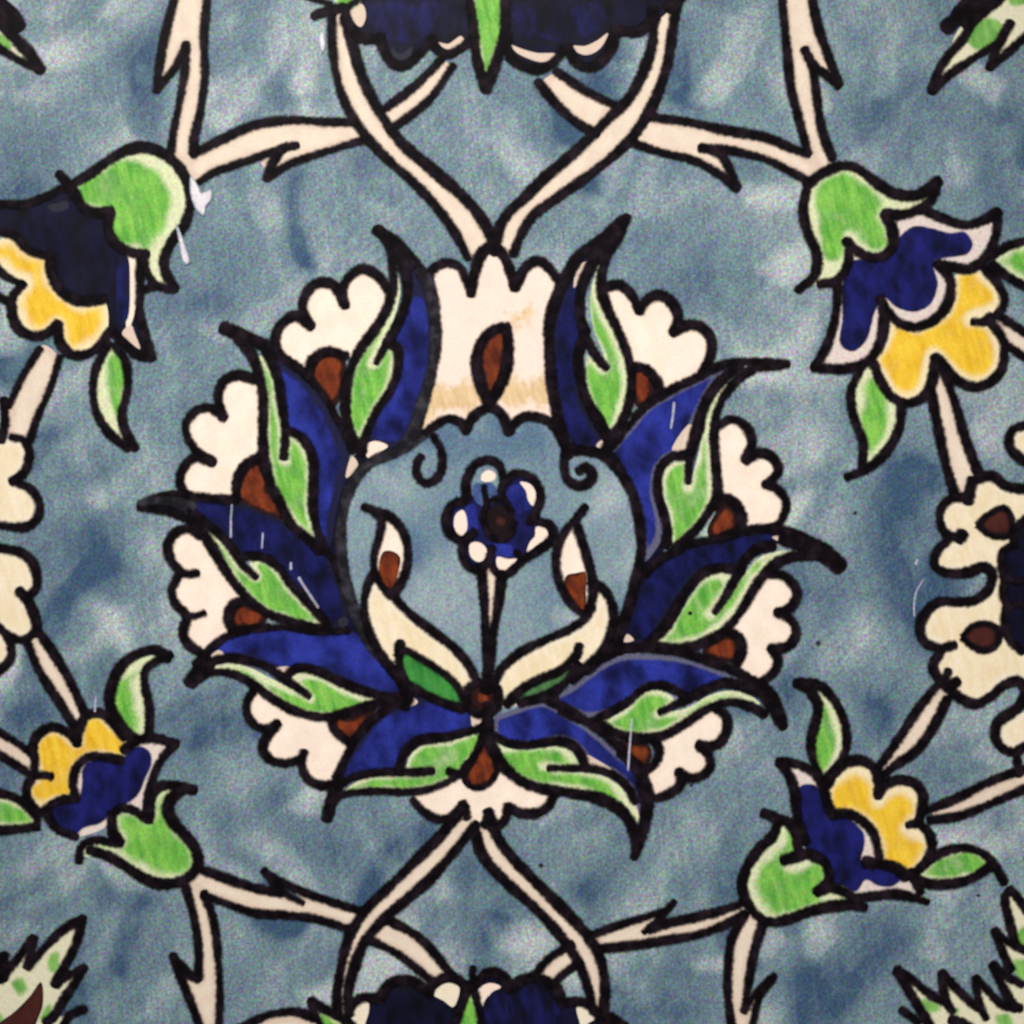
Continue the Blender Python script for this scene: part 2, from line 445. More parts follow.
stem('cream branch rising from the top right flower bud',
     ['782,0 812,0 819,30 829,58 838,84* 816,68 806,50* 813,70 817,100 822,130 833,160 826,172 812,162 808,150 799,120 791,88 787,50'],
     [('782,0 787,50 791,88 799,120 808,153', 10.5), ('812,0 819,30 829,58 839,84', 10.5), ('804,49 816,67 828,76 838,86', 11, dict(t0=8)),
      ('805,50 813,70 817,100 822,130 832,158', 10)])
stem('curved cream stem running down to the palmette from the left',
     ['341,12 350,30 358,50 363,80 378,110 398,140 426,165 456,190 478,215 491,240 490,256 467,256 458,238 441,213 416,185 386,158 361,130 343,98 335,68 332,38 333,15'],
     [('332,8 332,38 335,68 343,98 361,130 386,158 416,185 441,213 458,238 468,258', 10.5),
      ('344,18 352,42 358,65 366,86 380,112 400,141 428,166 457,191 479,215 490,234 496,252', 12.5)])
stem('curved cream stem running down to the palmette from the right',
     ['652,14 676,5 672,35 667,65 655,100 639,128 622,148 592,173 557,198 534,215 522,233 512,256 494,256 499,228 509,212 522,200 542,180 577,150 607,120 629,98 644,70 652,45'],
     [('653,10 652,45 644,70 629,98 607,120 577,150 542,180 522,200 509,212 499,228 495,252', 12),
      ('677,0 672,35 667,65 655,100 639,128 622,148 592,173 557,198 534,215 522,233 513,254', 11.5)])
stem('straight cream stem under the top left flower bud', ['43,345 60,361 50,389 38,416 28,442 8,436 10,404 23,376'],
     [('40,349 23,376 9,406', 8.5), ('60,357 50,389 38,416 30,440', 9)])
stem('straight cream stem under the top right flower bud', ['936,360 943,371 955,403 965,438 979,471 968,492 954,490 945,461 938,428 930,398'],
     [('931,392 938,428 945,461 954,492', 11), ('941,364 955,403 965,438 978,472', 11.5)])
stem('short cream stem leaving the top right flower bud sideways', ['996,314 1024,332 1024,358 1005,345'],
     [('996,314 1010,323 1024,332', 10), ('1003,341 1012,349 1024,357', 10)])
stem('straight cream stem down to the lower left flower bud', ['30,640 42,634 58,660 73,687 86,716 77,738 58,700 40,672'],
     [('27,642 40,672 58,700 76,729', 10), ('40,634 58,660 73,687 85,714', 11)])
stem('short cream stem at the left edge of the lower left flower bud', ['0,735 16,743 34,756 34,776 16,764 0,754'],
     [('0,733 16,742 32,754', 9), ('0,755 16,765 34,777', 9.5)])
stem('straight cream stem down to the lower right flower bud', ['944,686 948,700 935,724 918,749 893,767 876,776 880,764 900,737 918,709'],
     [('940,682 918,709 900,737 878,768', 10.5), ('947,699 935,724 917,750 900,762 880,777', 11)])
stem('slender cream stem from the lower right flower bud to the right edge', ['931,810 959,799 991,783 1024,771 1024,789 1008,795 985,806 959,815 936,818'],
     [('926,811 959,797 991,781 1024,769', 10.5), ('930,820 959,816 985,806 1008,796 1024,789', 10.5)])
stem('cream stem with a thorn leaving the lower left flower bud',
     ['198,868 225,878 255,887 276,890 303,900 266,872* 293,888 326,900 362,911 352,930 333,924 311,918 281,915 255,913 225,903 208,897 190,884',
      '386,920 416,935 436,955 452,976 438,984 416,968 396,953 372,940'],
     [('200,869 225,878 255,888 281,893', 10.5), ('264,871 276,886 289,896 303,903', 9, dict(t1=6)), ('264,871 278,880 296,889 326,900 360,911', 9.5),
      ('203,895 225,903 255,913 281,915 311,918 333,924 353,931', 10), ('386,919 416,935 436,955 452,976', 10.5), ('370,940 396,953 416,968 434,983', 10)])
stem('cream stem with a thorn leaving the lower right flower bud',
     ['596,934 619,925 642,918 659,914 673,903* 662,924 692,918 717,912 742,905 745,914 724,925 697,935 667,940 637,945 600,948',
      '570,945 547,960 534,978 552,988 559,978 578,963'],
     [('592,935 619,925 642,918 662,912', 9.5), ('674,902 666,911 659,920 644,932', 11, dict(t0=8, t1=7)), ('650,929 664,924 692,918 717,912 743,903', 10.5),
      ('598,949 637,945 667,940 697,935 724,925 745,914', 10.5), ('572,944 547,960 533,979', 10), ('580,962 559,978 551,989', 10)])
stem('curved cream stem falling from the palmette to the left',
     ['470,806 477,820 453,853 431,878 406,900 383,920 363,943 353,968 348,993 348,1015 338,1015 337,993 341,963 348,935 366,910 388,888 416,860 441,835'],
     [('464,805 441,835 416,860 388,888 366,910 350,935 342,963 337,993 338,1016', 11.5), ('476,824 453,853 431,878 406,900 383,920 364,943 354,968 348,993 349,1014', 11.5)])
stem('curved cream stem falling from the palmette to the right',
     ['480,824 487,816 498,838 511,857 537,883 567,913 589,938 599,958 604,985 602,1015 594,1010 587,985 577,960 562,938 537,910 512,885 483,858'],
     [('474,828 483,856 506,882 537,910 562,938 577,960 587,985 594,1012', 11.5), ('488,812 498,838 511,856 537,883 567,913 589,938 600,958 605,985 603,1017', 12)])
stem('cream branch with a thorn falling from the lower left flower bud',
     ['183,880 203,893 213,918 218,955 219,993 218,1024 200,1024 190,1000 174,956* 190,972 199,979* 198,943 193,913'],
     [('184,882 193,913 198,943 199,978', 10), ('172,955 182,966 190,975 198,979', 10, dict(t0=8)), ('173,956 180,975 190,1000 199,1024', 9.5), ('204,893 213,918 218,955 220,993 219,1024', 9.5)])
stem('cream branch with a thorn falling from the lower right flower bud',
     ['746,914 764,922 754,953 749,980 743,1012* 754,996 772,978* 758,998 752,1024 731,1024 728,998 728,968 732,938'],
     [('745,914 732,938 728,968 728,998 731,1024', 10.5), ('763,922 754,953 749,980 744,1011', 10.5, dict(t1=7)), ('744,1011 752,998 762,986 774,976', 9), ('772,979 759,998 753,1024', 9.5)])

# ---- flower buds ---------------------------------------------------------------
def bud_flower(label, pieces):
    p = Piece('flower_bud', None, label, empty=True)
    for nm, fills, lines in pieces:
        q = Piece(nm, p)
        for f in fills: q.fill(f[0], f[1], **(f[2] if len(f) > 2 else {}))
        for l in lines:
            if isinstance(l, tuple): q.line(l[0], l[1], **(l[2] if len(l) > 2 else {}))
            else: q.line(l, 10.5)
        q.done()
    return p

bud_flower('flower bud at upper left with a green calyx, dark petals and yellow petals', [
  ('dark_petal', [('0,206 25,206 45,199 62,190 78,200 86,210 106,212 112,222 112,236 124,250 146,256 140,290 140,318 150,360 124,344 110,330 107,312 104,299 90,301 75,300 60,290 51,273 48,256 28,250 14,236 0,230', 'deep_navy', dict(inset=1, soft=2)),
                   ('124,257 138,258 139,278 132,322 127,330 127,300 130,280', 'cream'), ('122,333 131,325 135,334 140,349 130,342', 'stem'),
                   ('120,258 127,256 130,285 127,320 120,325', 'navy', dict(inset=0, soft=6)),
                   ('48,206 58,203 67,201 69,207 62,211 52,211', 'grey_cream', dict())],
     [('0,204 25,204 45,197 62,188', 10, dict()), ('141,253 140,288 140,313 145,335 152,358', 11), ('151,358 136,355 123,343 112,332', 10), ('50,254 51,273 60,290 75,300 90,301 104,299', 11),
      ('0,232 14,236 28,250 50,258', 9)]),
  ('yellow_petal', [('3,238 16,238 28,250 48,256 51,278 65,295 84,303 103,299 108,326 97,344 74,354 62,346 58,324* 45,334 27,332 16,316 18,295 24,283* 8,275 0,264 0,240', 'yellow', dict(inset=7, soft=7, shift=(1, 0)))],
     [('-8,262 3,274 22,285', 10, dict(t1=8)), ('23,284 13,296 12,312 18,328 32,336 46,334 58,324', 11), ('58,324 60,342 70,354 84,355 98,347 110,331', 10.5), ('0,297 8,302', 9)]),
  ('calyx', [('76,195 85,177 105,163 125,151 143,147 160,152 177,165 188,185 190,206 184,226 173,240 166,256 165,271 170,286 154,283 146,268 146,252 130,251 115,243 109,231 112,214 98,212 84,208', 'green', dict(inset=8, soft=6, shift=(-12, 3)))],
     [('59,174 66,182 76,196', 11), ('143,290 156,286 168,289 175,289', 11), ('76,182 90,174 105,163 125,151 143,147 160,152 177,165 188,185 190,206 184,226 173,240 165,256 165,271 175,288', 11.5),
      ('72,190 78,200 84,208 98,213 111,211', 11), ('111,213 109,231 115,243 130,252 147,254', 11), ('143,253 146,270 154,284', 10)]),
])
bud_flower('flower bud at upper right with a green calyx, navy petals and yellow petals', [
  ('yellow_petal', [('892,316 915,328 938,320 952,302 955,276 975,268 988,278 1002,292 1004,308 990,316 974,322* 992,324 1003,343 1003,366 990,382 973,386 953,376 936,357* 931,381 921,397 906,402 892,396 880,378 876,360 888,340', 'yellow', dict(inset=7.5, soft=5.5, shift=(-2, -3)))],
     [('986,270 998,284 1004,300 999,315', 11), ('973,322 982,322 991,317', 11, dict(t0=9)), ('990,322 1001,336 1004,352 1001,370 990,382 973,387 953,377 940,360 935,357', 11.5), ('935,358 932,381 922,398 907,403 892,397 880,380 874,364', 11.5)]),
  ('navy_petal', [('895,218 923,212 935,212 950,220 968,226 986,222 998,214 999,232 985,259 969,268 953,267 941,265 951,281 948,302 935,319 916,327 898,322 885,308 884,320 880,343 868,361 850,367 830,368 815,367 828,343 836,312 838,286 848,268 850,252 870,257 890,248', 'navy_on_cream',
        dict(wash=['866,258 890,252 900,236 914,226 932,228 950,233 965,232 973,243 968,254 950,258 934,262 938,285 930,305 915,312 897,308 884,298 876,310 866,342 852,352 840,344 842,320 842,285 850,262'], soft=1.6))],
     [('923,210 945,219 965,225 984,220 997,212', 11.5), ('997,212 996,234 984,259 969,269 953,267 940,264', 11), ('937,264 950,280 948,302 935,319 916,327 898,322 886,309 880,298', 11.5),
      ('838,284 836,312 828,343 815,367', 11), ('814,367 830,369 850,368 868,361 880,343 884,318 882,302', 11.5)]),
  ('calyx', [('806,186 823,173 841,166 856,168 873,180 893,193 918,196 936,184 930,200 906,214 885,214 893,229 893,244 885,255 871,257 857,251 847,246 849,262 836,281 818,284 800,288 814,276 817,260 808,233 803,213', 'green',
        dict(wash=['815,200 822,182 845,173 864,184 880,196 884,204 876,216 882,230 886,244 874,252 862,245 850,232 842,238 844,250 838,262 826,262 820,240'], soft=5))],
     [('807,185 823,173 841,166 856,168 873,180 893,193 918,195 938,181', 12), ('937,182 931,200 906,214 885,214', 11.5), ('885,214 892,229 893,244 885,255 871,257 857,251 846,241', 12),
      ('849,250 847,266 836,281 820,284', 11), ('808,184 803,210 808,233 817,256 814,276 798,290', 11)]),
])
bud_flower('small flower bud at lower left with yellow petals above a green calyx', [
  ('yellow_petal', [('77,742* 80,729 86,716 100,714 112,724 124,736 128,744 124,758 105,757 89,758 78,768 74,782 76,798 56,801 42,808 28,798 28,784 36,776 34,760 33,744 40,733 53,728 66,733', 'yellow', dict(inset=5, soft=4))],
     [('77,744 79,730 86,716 100,713 112,722 124,737', 11), ('77,743 68,733 53,727 40,733 33,745 35,762 33,776 27,787 28,799 38,813', 10.5), ('33,775 42,775 51,776', 9, dict(t1=10)), ('37,828 38,812', 10)]),
  ('navy_petal', [('124,748 133,742 150,738 172,744 164,756 156,770 150,789 145,815 128,810 114,815 108,825 90,834 76,836 58,828 46,813 56,801 78,798 73,782 78,767 90,758 106,758 122,760', 'navy_on_cream',
        dict(wash=['88,762 106,758 120,762 128,752 140,746 150,752 152,762 146,778 138,796 124,806 112,814 100,824 84,828 74,836 56,828 46,813 58,802 78,798 82,782 82,770'], soft=2))],
     [('121,760 105,757 89,757 77,767 73,782 76,799', 10.5), ('76,799 60,800 44,810', 10), ('46,813 56,828 76,837', 10), ('124,750 136,741 152,738 176,744', 11.5), ('174,745 164,756 156,770 150,789 147,812', 10.5)]),
  ('calyx', [('80,856 86,845 98,840 118,842 112,830 112,815 122,808 135,811 147,821 151,800 158,789 172,785 178,792 168,807 172,822 184,835 195,849 197,864 190,876 175,883 155,883 140,876 125,866 108,856', 'green', dict(inset=7, soft=7, shift=(2, -3)))],
     [('79,861 82,846 96,840 110,842 120,843', 10.5), ('120,842 113,832 112,815', 11), ('112,814 122,808 135,811 148,820', 10.5), ('149,820 150,800 157,788 172,785 194,790', 11.5),
      ('182,790 171,799 168,810 174,823 186,836 196,850 198,864 190,876 175,883 155,883 140,876 125,866 108,856 90,850', 12.5)]),
])
bud_flower('flower bud at lower right with yellow petals above a green calyx', [
  ('yellow_petal', [('826,788 838,772 855,764 871,771 877,782 878,797* 886,788 902,784 916,792 920,808 908,825* 926,832 931,843 924,858 908,873 880,863 878,841 866,820 846,811 832,814', 'yellow', dict(inset=6, soft=7, shift=(0, 4)))],
     [('826,786 835,771 847,762 863,761 874,769 878,785 878,796', 11.5), ('878,794 886,784 900,780 916,784 923,797 921,812 918,824', 11.5), ('908,825 918,824 927,831 932,845 927,860 918,870', 11.5, dict(t0=9))]),
  ('navy_petal', [('780,764 796,764 811,772 822,785 828,800 833,815 845,813 861,820 873,834 878,851 880,863 894,866 906,872 916,882 923,900 894,894 875,896 855,899 840,890 826,884 818,866 806,852 798,828 794,789', 'navy_on_cream',
        dict(wash=['800,786 816,785 824,796 830,814 846,816 856,824 864,834 864,848 862,860 876,863 894,866 904,874 894,886 878,886 866,880 856,892 842,886 826,884 818,866 806,852 798,828 797,800'], soft=2))],
     [('779,762 796,764 811,771 822,785 828,804 832,814', 11), ('779,762 788,774 794,789 796,808 800,828 806,842', 11.5), ('832,815 845,813 861,820 873,833 878,851 880,863', 11), ('866,862 882,864 896,868 906,876', 14),
      ('855,898 875,896 894,894 912,897 927,902', 11.5, dict(t1=8)), ('910,872 915,880 920,892', 11)]),
  ('calyx', [('776,820 789,822 796,834 797,850 786,862 800,856 815,856 825,866 827,880 820,892 842,890 853,898 828,907 808,912 789,919 771,922 759,917 748,904 742,886 746,867 759,849 772,836', 'green', dict(inset=8, soft=6, shift=(7, 1)))],
     [('764,813 776,818 789,823 796,834 798,849', 11), ('778,820 773,835 759,849 747,867 742,886 748,904 759,917 771,922 789,919 808,912 828,907 851,905 864,907', 12),
      ('784,860 795,857 808,854 822,860', 13, dict(t0=13)), ('825,862 829,878 817,892', 12), ('818,892 832,888 846,893 858,902', 11)]),
])

# ---- lone leaves ---------------------------------------------------------------
def leaf(label, outline, lines, mat='green', **kw):
    p = Piece('leaf', None, label)
    p.fill(outline, mat, **kw)
    for l in lines:
        if isinstance(l, tuple): p.line(l[0], l[1], **(l[2] if len(l) > 2 else {}))
        else: p.line(l, 10.5)
    return p.done()
leaf('narrow green leaf hanging under the top left flower bud', '112,346 120,352 127,370 127,390 122,411 124,432 128,446 110,434 98,416 93,391 94,369 103,354',
     [('109,344 97,366 93,391 98,416 110,434 128,448', 10), ('115,346 124,358 128,378 126,398 122,412 125,430 135,448', 10.5)], shift=(6, -8), inset=6, soft=5)
leaf('green leaf hanging under the top right flower bud', '868,364 876,372 890,396 903,404 898,428 885,453 868,468 862,462 863,443 855,421 850,396 856,376',
     [('861,368 851,392 854,418 863,443 862,466', 10.5), ('902,402 899,428 886,452 868,468 847,477', 11)], wash='872,378 888,398 884,430 870,455 864,440 862,410', soft=5)
leaf('green leaf cut by the right edge beside the top right flower bud', '994,262 1010,249 1024,243 1024,284 1009,276', [('990,256 1008,246 1024,241', 10.5), ('992,265 1008,277 1024,286', 11)], inset=6, soft=5)
leaf('curled green leaf standing on the lower left flower bud', '148,656 156,656 144,676 148,700 150,718 146,737 134,738 120,725 111,705 113,682 125,664',
     [('168,658 156,650 143,652 125,662 113,682 110,705 120,725 136,741', 12), ('170,655 155,662 145,671 145,686 149,704 149,738', 10)], inset=6, soft=6, shift=(-7, 9))
leaf('green leaf cut by the left edge under the lower left flower bud', '0,795 18,800 33,813 36,824 20,828 0,829', [('0,793 18,799 35,814', 10.5), ('36,826 20,829 0,830', 10.5)], inset=5, soft=4)
leaf('pale green leaf standing on the lower right flower bud', '805,688 820,684 836,703 846,732 845,751 836,768 822,782 813,765 811,738 818,712',
     [('798,683 810,691 818,706 815,724 811,742 814,764 820,778', 11), ('796,683 818,685 836,703 846,730 845,752 836,769 822,782', 11)], inset=6, soft=4, shift=(-4, 3))
leaf('small green leaf to the right of the lower right flower bud', '918,876 930,860 948,850 968,848 986,855 992,866 968,878 943,883',
     [('914,874 930,860 948,850 968,848 985,855 996,868 1004,882', 10.5), ('916,879 930,884 950,884 970,879 991,866', 11.5)], inset=5, soft=3)

# ---- serrated leaves in the corners --------------------------------------------
def serrated(label, fill, wash, lines, extra=()):
    p = Piece('serrated_leaf', None, label)
    p.fill(fill, 'warm_green', wash=wash, soft=5)
    for e in extra: p.fill(e[0], e[1], inset=1, soft=3)
    for l in lines:
        if isinstance(l, tuple): p.line(l[0], l[1], **(l[2] if len(l) > 2 else {}))
        else: p.line(l, 9.5)
    return p.done()
serrated('serrated leaf in the top left corner', '0,0 0,46 14,56 40,70 30,50 14,30', ['0,34 10,40 12,52 0,46'],
     [('0,22 15,38 30,54 41,70', 12), ('0,49 15,58 41,71', 10, dict(t1=8)), ('0,4 10,14 18,26', 16)], [('0,0 14,6 22,18 16,30 0,22', 'deep_navy')])
serrated('serrated leaf in the bottom left corner', '0,985 20,958 30,948 29,966* 50,942 66,928 82,920 74,948 66,965 57,984* 82,968 74,984 62,1002 54,1016 70,1016 64,1024 0,1024',
     ['48,958 58,950 60,966 50,972', '12,982 22,978 28,988 20,996', '0,1012 6,1020 0,1024', '42,1010 50,1004 52,1020 40,1022'],
     [('4,955 3,968 3,978', 13), ('1,980 16,961 33,938', 10.5), ('34,938 31,952 27,966', 11), ('28,967 49,943 66,928 82,919', 10.5), ('83,918 75,947 66,964 56,984', 11), ('57,983 70,975 84,967', 9), ('84,967 76,981 63,1001 54,1016 46,1022', 10.5), ('84,1009 70,1015 64,1024', 10)],
     [('41,982 30,996 14,1012 0,1022 0,1024 36,1024 43,1004', 'dark_brown')])
serrated('serrated leaf in the top right corner', '960,28 985,10 1000,0 1024,0 1024,36 1005,54 990,66 996,46 968,62 936,88 946,58',
     ['970,24 992,18 1004,26 994,46 976,50 966,42', '1004,-20 1024,-10 1024,6 1010,4'], [('960,16 975,2 990,-20', 24), ('947,27 960,16 974,2', 16), ('966,26 985,12 1000,-2 1012,-20', 12), ('974,20 962,40 948,56 938,72 932,91', 10.5), ('933,90 950,74 968,62 985,51 998,43', 9.5), ('1010,23 1004,34 996,50 989,68', 10.5), ('990,67 1005,55 1024,38', 10)])
serrated('serrated leaf in the bottom right corner', '898,972 915,984 931,996 947,1003 942,975* 955,988 968,1000 978,1006 976,980* 988,992 1004,1006 1020,1006* 1000,984 993,966 1008,978 1024,984 1010,966 995,932 1008,942 1020,948* 1006,920 1010,890* 1024,910 1024,1024 926,1024 912,998',
     ['920,1000 936,1002 940,1010 926,1012', '996,1016 1008,1014 1012,1024 998,1024', '1018,930 1024,926 1024,948 1016,944', '1014,960 1024,958 1024,980 1016,978', '950,1010 958,1008 958,1016'],
     [('897,971 906,986 916,1003 929,1024', 10.5), ('897,970 915,982 931,995 947,1003', 11), ('942,973 943,987 946,1000 952,1011', 10), ('942,973 955,987 968,1000 978,1008', 10.5), ('976,978 977,993 981,1008 986,1018', 9.5), ('976,978 988,991 1003,1005 1020,1008', 10.5),
      ('993,965 1000,981 1009,999 1016,1008', 10), ('993,965 1006,976 1022,984', 10), ('995,931 1001,948 1010,969', 10.5), ('995,931 1008,942 1024,950', 10), ('1010,890 1005,897 1009,920 1016,945', 10), ('1010,889 1018,898 1030,916', 9.5), ('902,1010 910,1016 918,1022', 10), ('952,1020 962,1024 972,1030', 12)])

# ---- rosettes cut by the left and right edges -------------------------------------
p = Piece('rosette', None, 'half of a cream rosette cut by the left edge of the view')
q = Piece('petal', p); q.fill('0,440 18,438 28,448 27,464 20,476 12,481* 29,488 39,502 37,518 27,526 12,526 0,525', 'warm_cream')
q.line('4,400 5,423 1,440', 10.5).line('12,437 23,440 29,450 28,464 22,475 12,481', 10.5).line('13,481 29,488 39,502 38,517 28,526 12,527 0,525', 10.5).done()
q = Piece('petal', p); q.fill('0,548 22,553 34,566 36,585 29,597 20,592* 30,605 36,620 33,634 20,640 6,634 0,628', 'warm_cream')
q.line('0,548 22,553 33,564 37,585 29,597', 10.5).line('19,591 28,601 36,618 34,632 22,640 8,635 0,628', 10.5).done()
q = Piece('petal', p); q.fill('0,634 8,638 11,655 5,667 0,670', 'warm_cream'); q.line('5,634 11,646 10,660 0,670', 9.5).done()
p.line('28,600 35,618 38,634', 11).done()

p = Piece('rosette', None, 'cream and navy rosette with brown seeds cut by the right edge of the view')
q = Piece('petal', p)
q.fill('978,479 990,475 1006,487 1024,489 1024,684 1018,681 1003,684 990,697 975,704 958,697 948,690 938,677 932,667 938,654 940,649 925,642 919,627 923,612 939,602 957,602 974,600 988,590 993,575 984,567 969,571 949,573 935,567 935,555 945,543 960,538 949,536 941,526 939,512 949,500 966,498', 'warm_cream')
q.line('978,478 992,476 1006,486 1024,489', 11.5).line('972,480 970,490 968,501', 12).line('966,497 950,499 940,512 942,528 950,536 961,537', 11).line('959,539 962,534', 14)
q.line('948,540 936,553 935,566 948,573 969,572 984,567 992,574 988,590 974,600 957,602 939,602 927,611 920,625 924,641 939,648 954,645', 11)
q.line('940,652 933,666 938,678 950,690 960,698 975,704 990,697 1003,686 1018,681 1025,690 1019,706 1007,715 998,722 995,736 1001,747 1012,752 1024,747', 11.5)
q.line('948,671 944,682', 9).line('957,682 946,686', 13).done()
q = Piece('petal', p); q.fill('1024,712 1010,718 1000,728 999,742 1012,750 1024,746', 'warm_cream'); q.line('1016,752 1019,774', 10).done()
q = Piece('petal', p); q.fill('1024,426 1012,432 1009,446 1018,456 1024,460', 'warm_cream'); q.line('1024,425 1012,431 1009,445 1017,456 1026,462', 10.5).done()
q = Piece('navy_centre', p); q.fill('1024,520 1016,530 1014,542 1004,550 1000,562 1003,574 1002,590 1005,602 1004,620 1008,638 1018,650 1024,652', 'deep_navy', inset=3, soft=4)
q.line('1028,517 1016,528 1013,545', 9).line('1014,544 1003,552 1001,566 1004,580 1003,594 1007,606', 9).line('1008,604 1004,618 1008,638 1022,652', 9)
q.line('1006,576 1018,582 1024,580', 7).line('1008,607 1020,604 1024,606', 7).done()
q = Piece('seed', p); q.both('976,525* 988,514 1004,507 1012,517 1011,535 1000,538 988,535', 'dark_brown', 5, inset=5, soft=4).done()
q = Piece('seed', p); q.both('961,637 973,625 988,623 1000,629* 999,642 988,651 973,648', 'dark_brown', 5, inset=5, soft=4).done()
p.line('940,652 934,660', 9).done()

# ---- the big blossoms cut by the top and bottom edges ------------------------------
p = Piece('blossom', None, 'dark blue hanging blossom with a green central leaf at the top edge')
p.fill('334,0 344,10 358,36 380,38 386,54 400,66 414,58 432,42 440,54 452,54 470,42 505,42 512,60 530,70 548,64 562,54 574,62 587,68 604,60 614,40 640,34 656,20 682,0', 'deep_navy', inset=2, soft=3)
for txt, mat in (('350,8 362,4 366,16 361,27 354,22', 'stem'), ('392,48 400,54 412,47 410,56 400,60 393,57', 'grey_cream'), ('438,42 448,44 461,36 464,40 457,47 446,49', 'stem'),
                 ('511,45 522,49 537,53 556,54 550,60 541,62 527,58 516,52', 'stem'), ('573,46 585,46 598,40 608,33 604,43 597,51 586,55 577,52', 'stem')):
    Piece('petal_tip', p).fill(txt, mat).done()
q = Piece('petal', p); q.line('344,8 350,25 360,38 378,40', 10).done()
q = Piece('petal', p); q.line('380,36 383,50 392,63 402,67 413,61 424,50 432,42', 11).done()
q = Piece('petal', p); q.line('431,38 438,51 448,55 460,49 472,40', 10.5).done()
q = Piece('petal', p); q.line('506,34 508,54 520,65 539,70 552,64 565,48', 12).done()
q = Piece('petal', p); q.line('568,48 575,62 588,68 602,61 612,46 616,28', 11.5).done()
q = Piece('petal', p); q.line('615,30 637,32 656,18', 11).fill('505,0 680,0 655,22 620,32 612,28 560,44 520,40 508,30', 'deep_navy', inset=2, soft=4)
q.fill('514,6 532,4 540,30 560,40 530,38 514,24', 'deep_navy_soft', inset=0, soft=12).fill('572,8 600,4 606,22 590,36 574,38', 'deep_navy_soft', inset=0, soft=12).done()
q = Piece('petal', p); q.fill('368,4 400,0 440,4 430,36 400,44 372,32', 'deep_navy_soft', inset=0, soft=12).done()
q = Piece('sepal', p); q.fill('334,0 362,0 356,8 340,8', 'green', inset=2, soft=4).line('314,16 328,11 342,8', 12).line('330,4 318,0', 8).line('358,0 346,8', 8).done()
q = Piece('green_leaf', p); q.fill('470,0 505,0 504,31 497,60 487,88 480,70 477,50 474,31', 'green', inset=4, soft=3).line('470,0 474,31 477,60 485,88', 11).line('505,0 504,31 497,60 486,90', 11.5).done()
p.line('670,8 676,0', 16).done()

p = Piece('blossom', None, 'dark blue rising blossom with a green central spike at the bottom edge')
p.fill('346,1024 356,1006 376,1000 386,986 403,981 420,985 430,990 440,980 456,979 470,990 482,978 496,974 508,986 524,981 545,981 558,992 562,1003 580,1003 594,1012 602,1024', 'deep_navy', inset=2, soft=3)
for txt, mat in (('349,1012 356,1004 368,1002 369,1010 365,1024 355,1024', 'warm_cream'), ('433,994 440,986 449,983 459,987 458,998 453,1007 444,1001', 'warm_cream'), ('478,990 490,983 501,987 491,993 486,1008 481,1004', 'cream'),
                 ('577,1007 589,1009 596,1017 587,1024 580,1024', 'warm_cream'), ('390,988 403,984 418,988 410,992 396,992', 'grey_ink_fill')):
    Piece('petal_tip', p).fill(txt, 'deep_navy' if mat == 'grey_ink_fill' else mat).done()
for txt, w in (('350,1006 361,998 378,998', 11), ('379,1000 388,985 403,980 418,984 430,994', 11.5), ('428,992 437,981 449,976 461,981 468,989', 11.5), ('476,984 484,975 494,972 503,977 510,988', 11.5),
               ('510,988 521,980 533,977 545,980 556,987 562,1003', 12), ('562,1003 576,1001 588,1004 598,1014 604,1024', 11)):
    Piece('petal', p).line(txt, w).done()
q = Piece('petal', p); q.fill('484,1002 494,992 508,990 514,1010 512,1024 484,1024', 'deep_navy_soft', inset=0, soft=12).done()
q = Piece('petal', p); q.fill('520,990 548,988 558,1004 560,1024 520,1024', 'deep_navy_soft', inset=0, soft=12).done()
q = Piece('green_leaf', p); q.fill('469,990 478,1006 482,1024 456,1024 461,1006', 'green', inset=4, soft=3).line('473,968 472,990', 9).line('469,988 462,1006 456,1024', 9.5).line('474,988 478,1006 481,1024', 9).done()
q = Piece('sepal', p); q.fill('312,1004 324,1010 345,1024 318,1024', 'green', inset=4, soft=3).line('311,1001 323,1008 342,1018 352,1026', 10.5).line('311,1002 315,1014 320,1024', 9).done()
q = Piece('petal', p); q.fill('256,1024 276,1016 298,1015 316,1024', 'stem').line('244,1026 258,1019 276,1013 298,1012 314,1018', 10.5).done()
p.line('610,1018 618,1024', 14).done()

# ---- the palmette -------------------------------------------------------------------
P = Piece('palmette', None, 'large palmette flower of cream petals with blue and green leaves round a pale blue medallion', empty=True)
# the medallion it encloses
m = Piece('medallion', P)
m.fill('404,440 370,444 348,462 334,480 324,510 322,545 322,575 316,600 322,628 350,650 372,676 396,702 420,712 484,732 560,716 600,690 628,660 650,640 662,600 664,556 660,520 650,490 632,462 612,442 580,446', 'deep_navy', inset=2, soft=3)
m.line('402,684 408,700 404,706', 12).line('560,690 552,700 540,700', 6).line('318,545 334,560 340,580', 8).line('606,654 622,648', 11).line('608,452 622,470', 8)
m.fill('490,407 500,413 508,430 520,419 536,417 552,424 562,443 576,452 590,453 604,458 620,472 632,493 639,520 641,550 636,577 628,607 619,632 607,654 587,672 566,690 530,704 500,716 484,730 470,716 440,704 404,684 386,664 369,642 357,617 348,592 343,567 341,545 342,520 346,501 353,481 368,464 396,452 412,443 425,434 437,424 448,419 460,422 466,431 474,417 482,410', 'inner_ground')
m.line('425,434 412,443 396,452 370,463 355,480 346,501 342,520 341,545 343,567 348,592 357,617 369,642 386,662 403,682', 12, 'grey_ink')
m.line('552,421 562,440 568,456', 11.5).line('572,450 587,451 604,457 619,471 632,493 639,520 641,550 636,577 628,607 618,634 607,652 587,670', 12)
m.line('433,436 441,450 442,468 435,480 425,483 417,475 417,463 421,457', 10).line('566,448 564,466 568,480 579,486 589,482 592,474 586,467 579,471', 11)
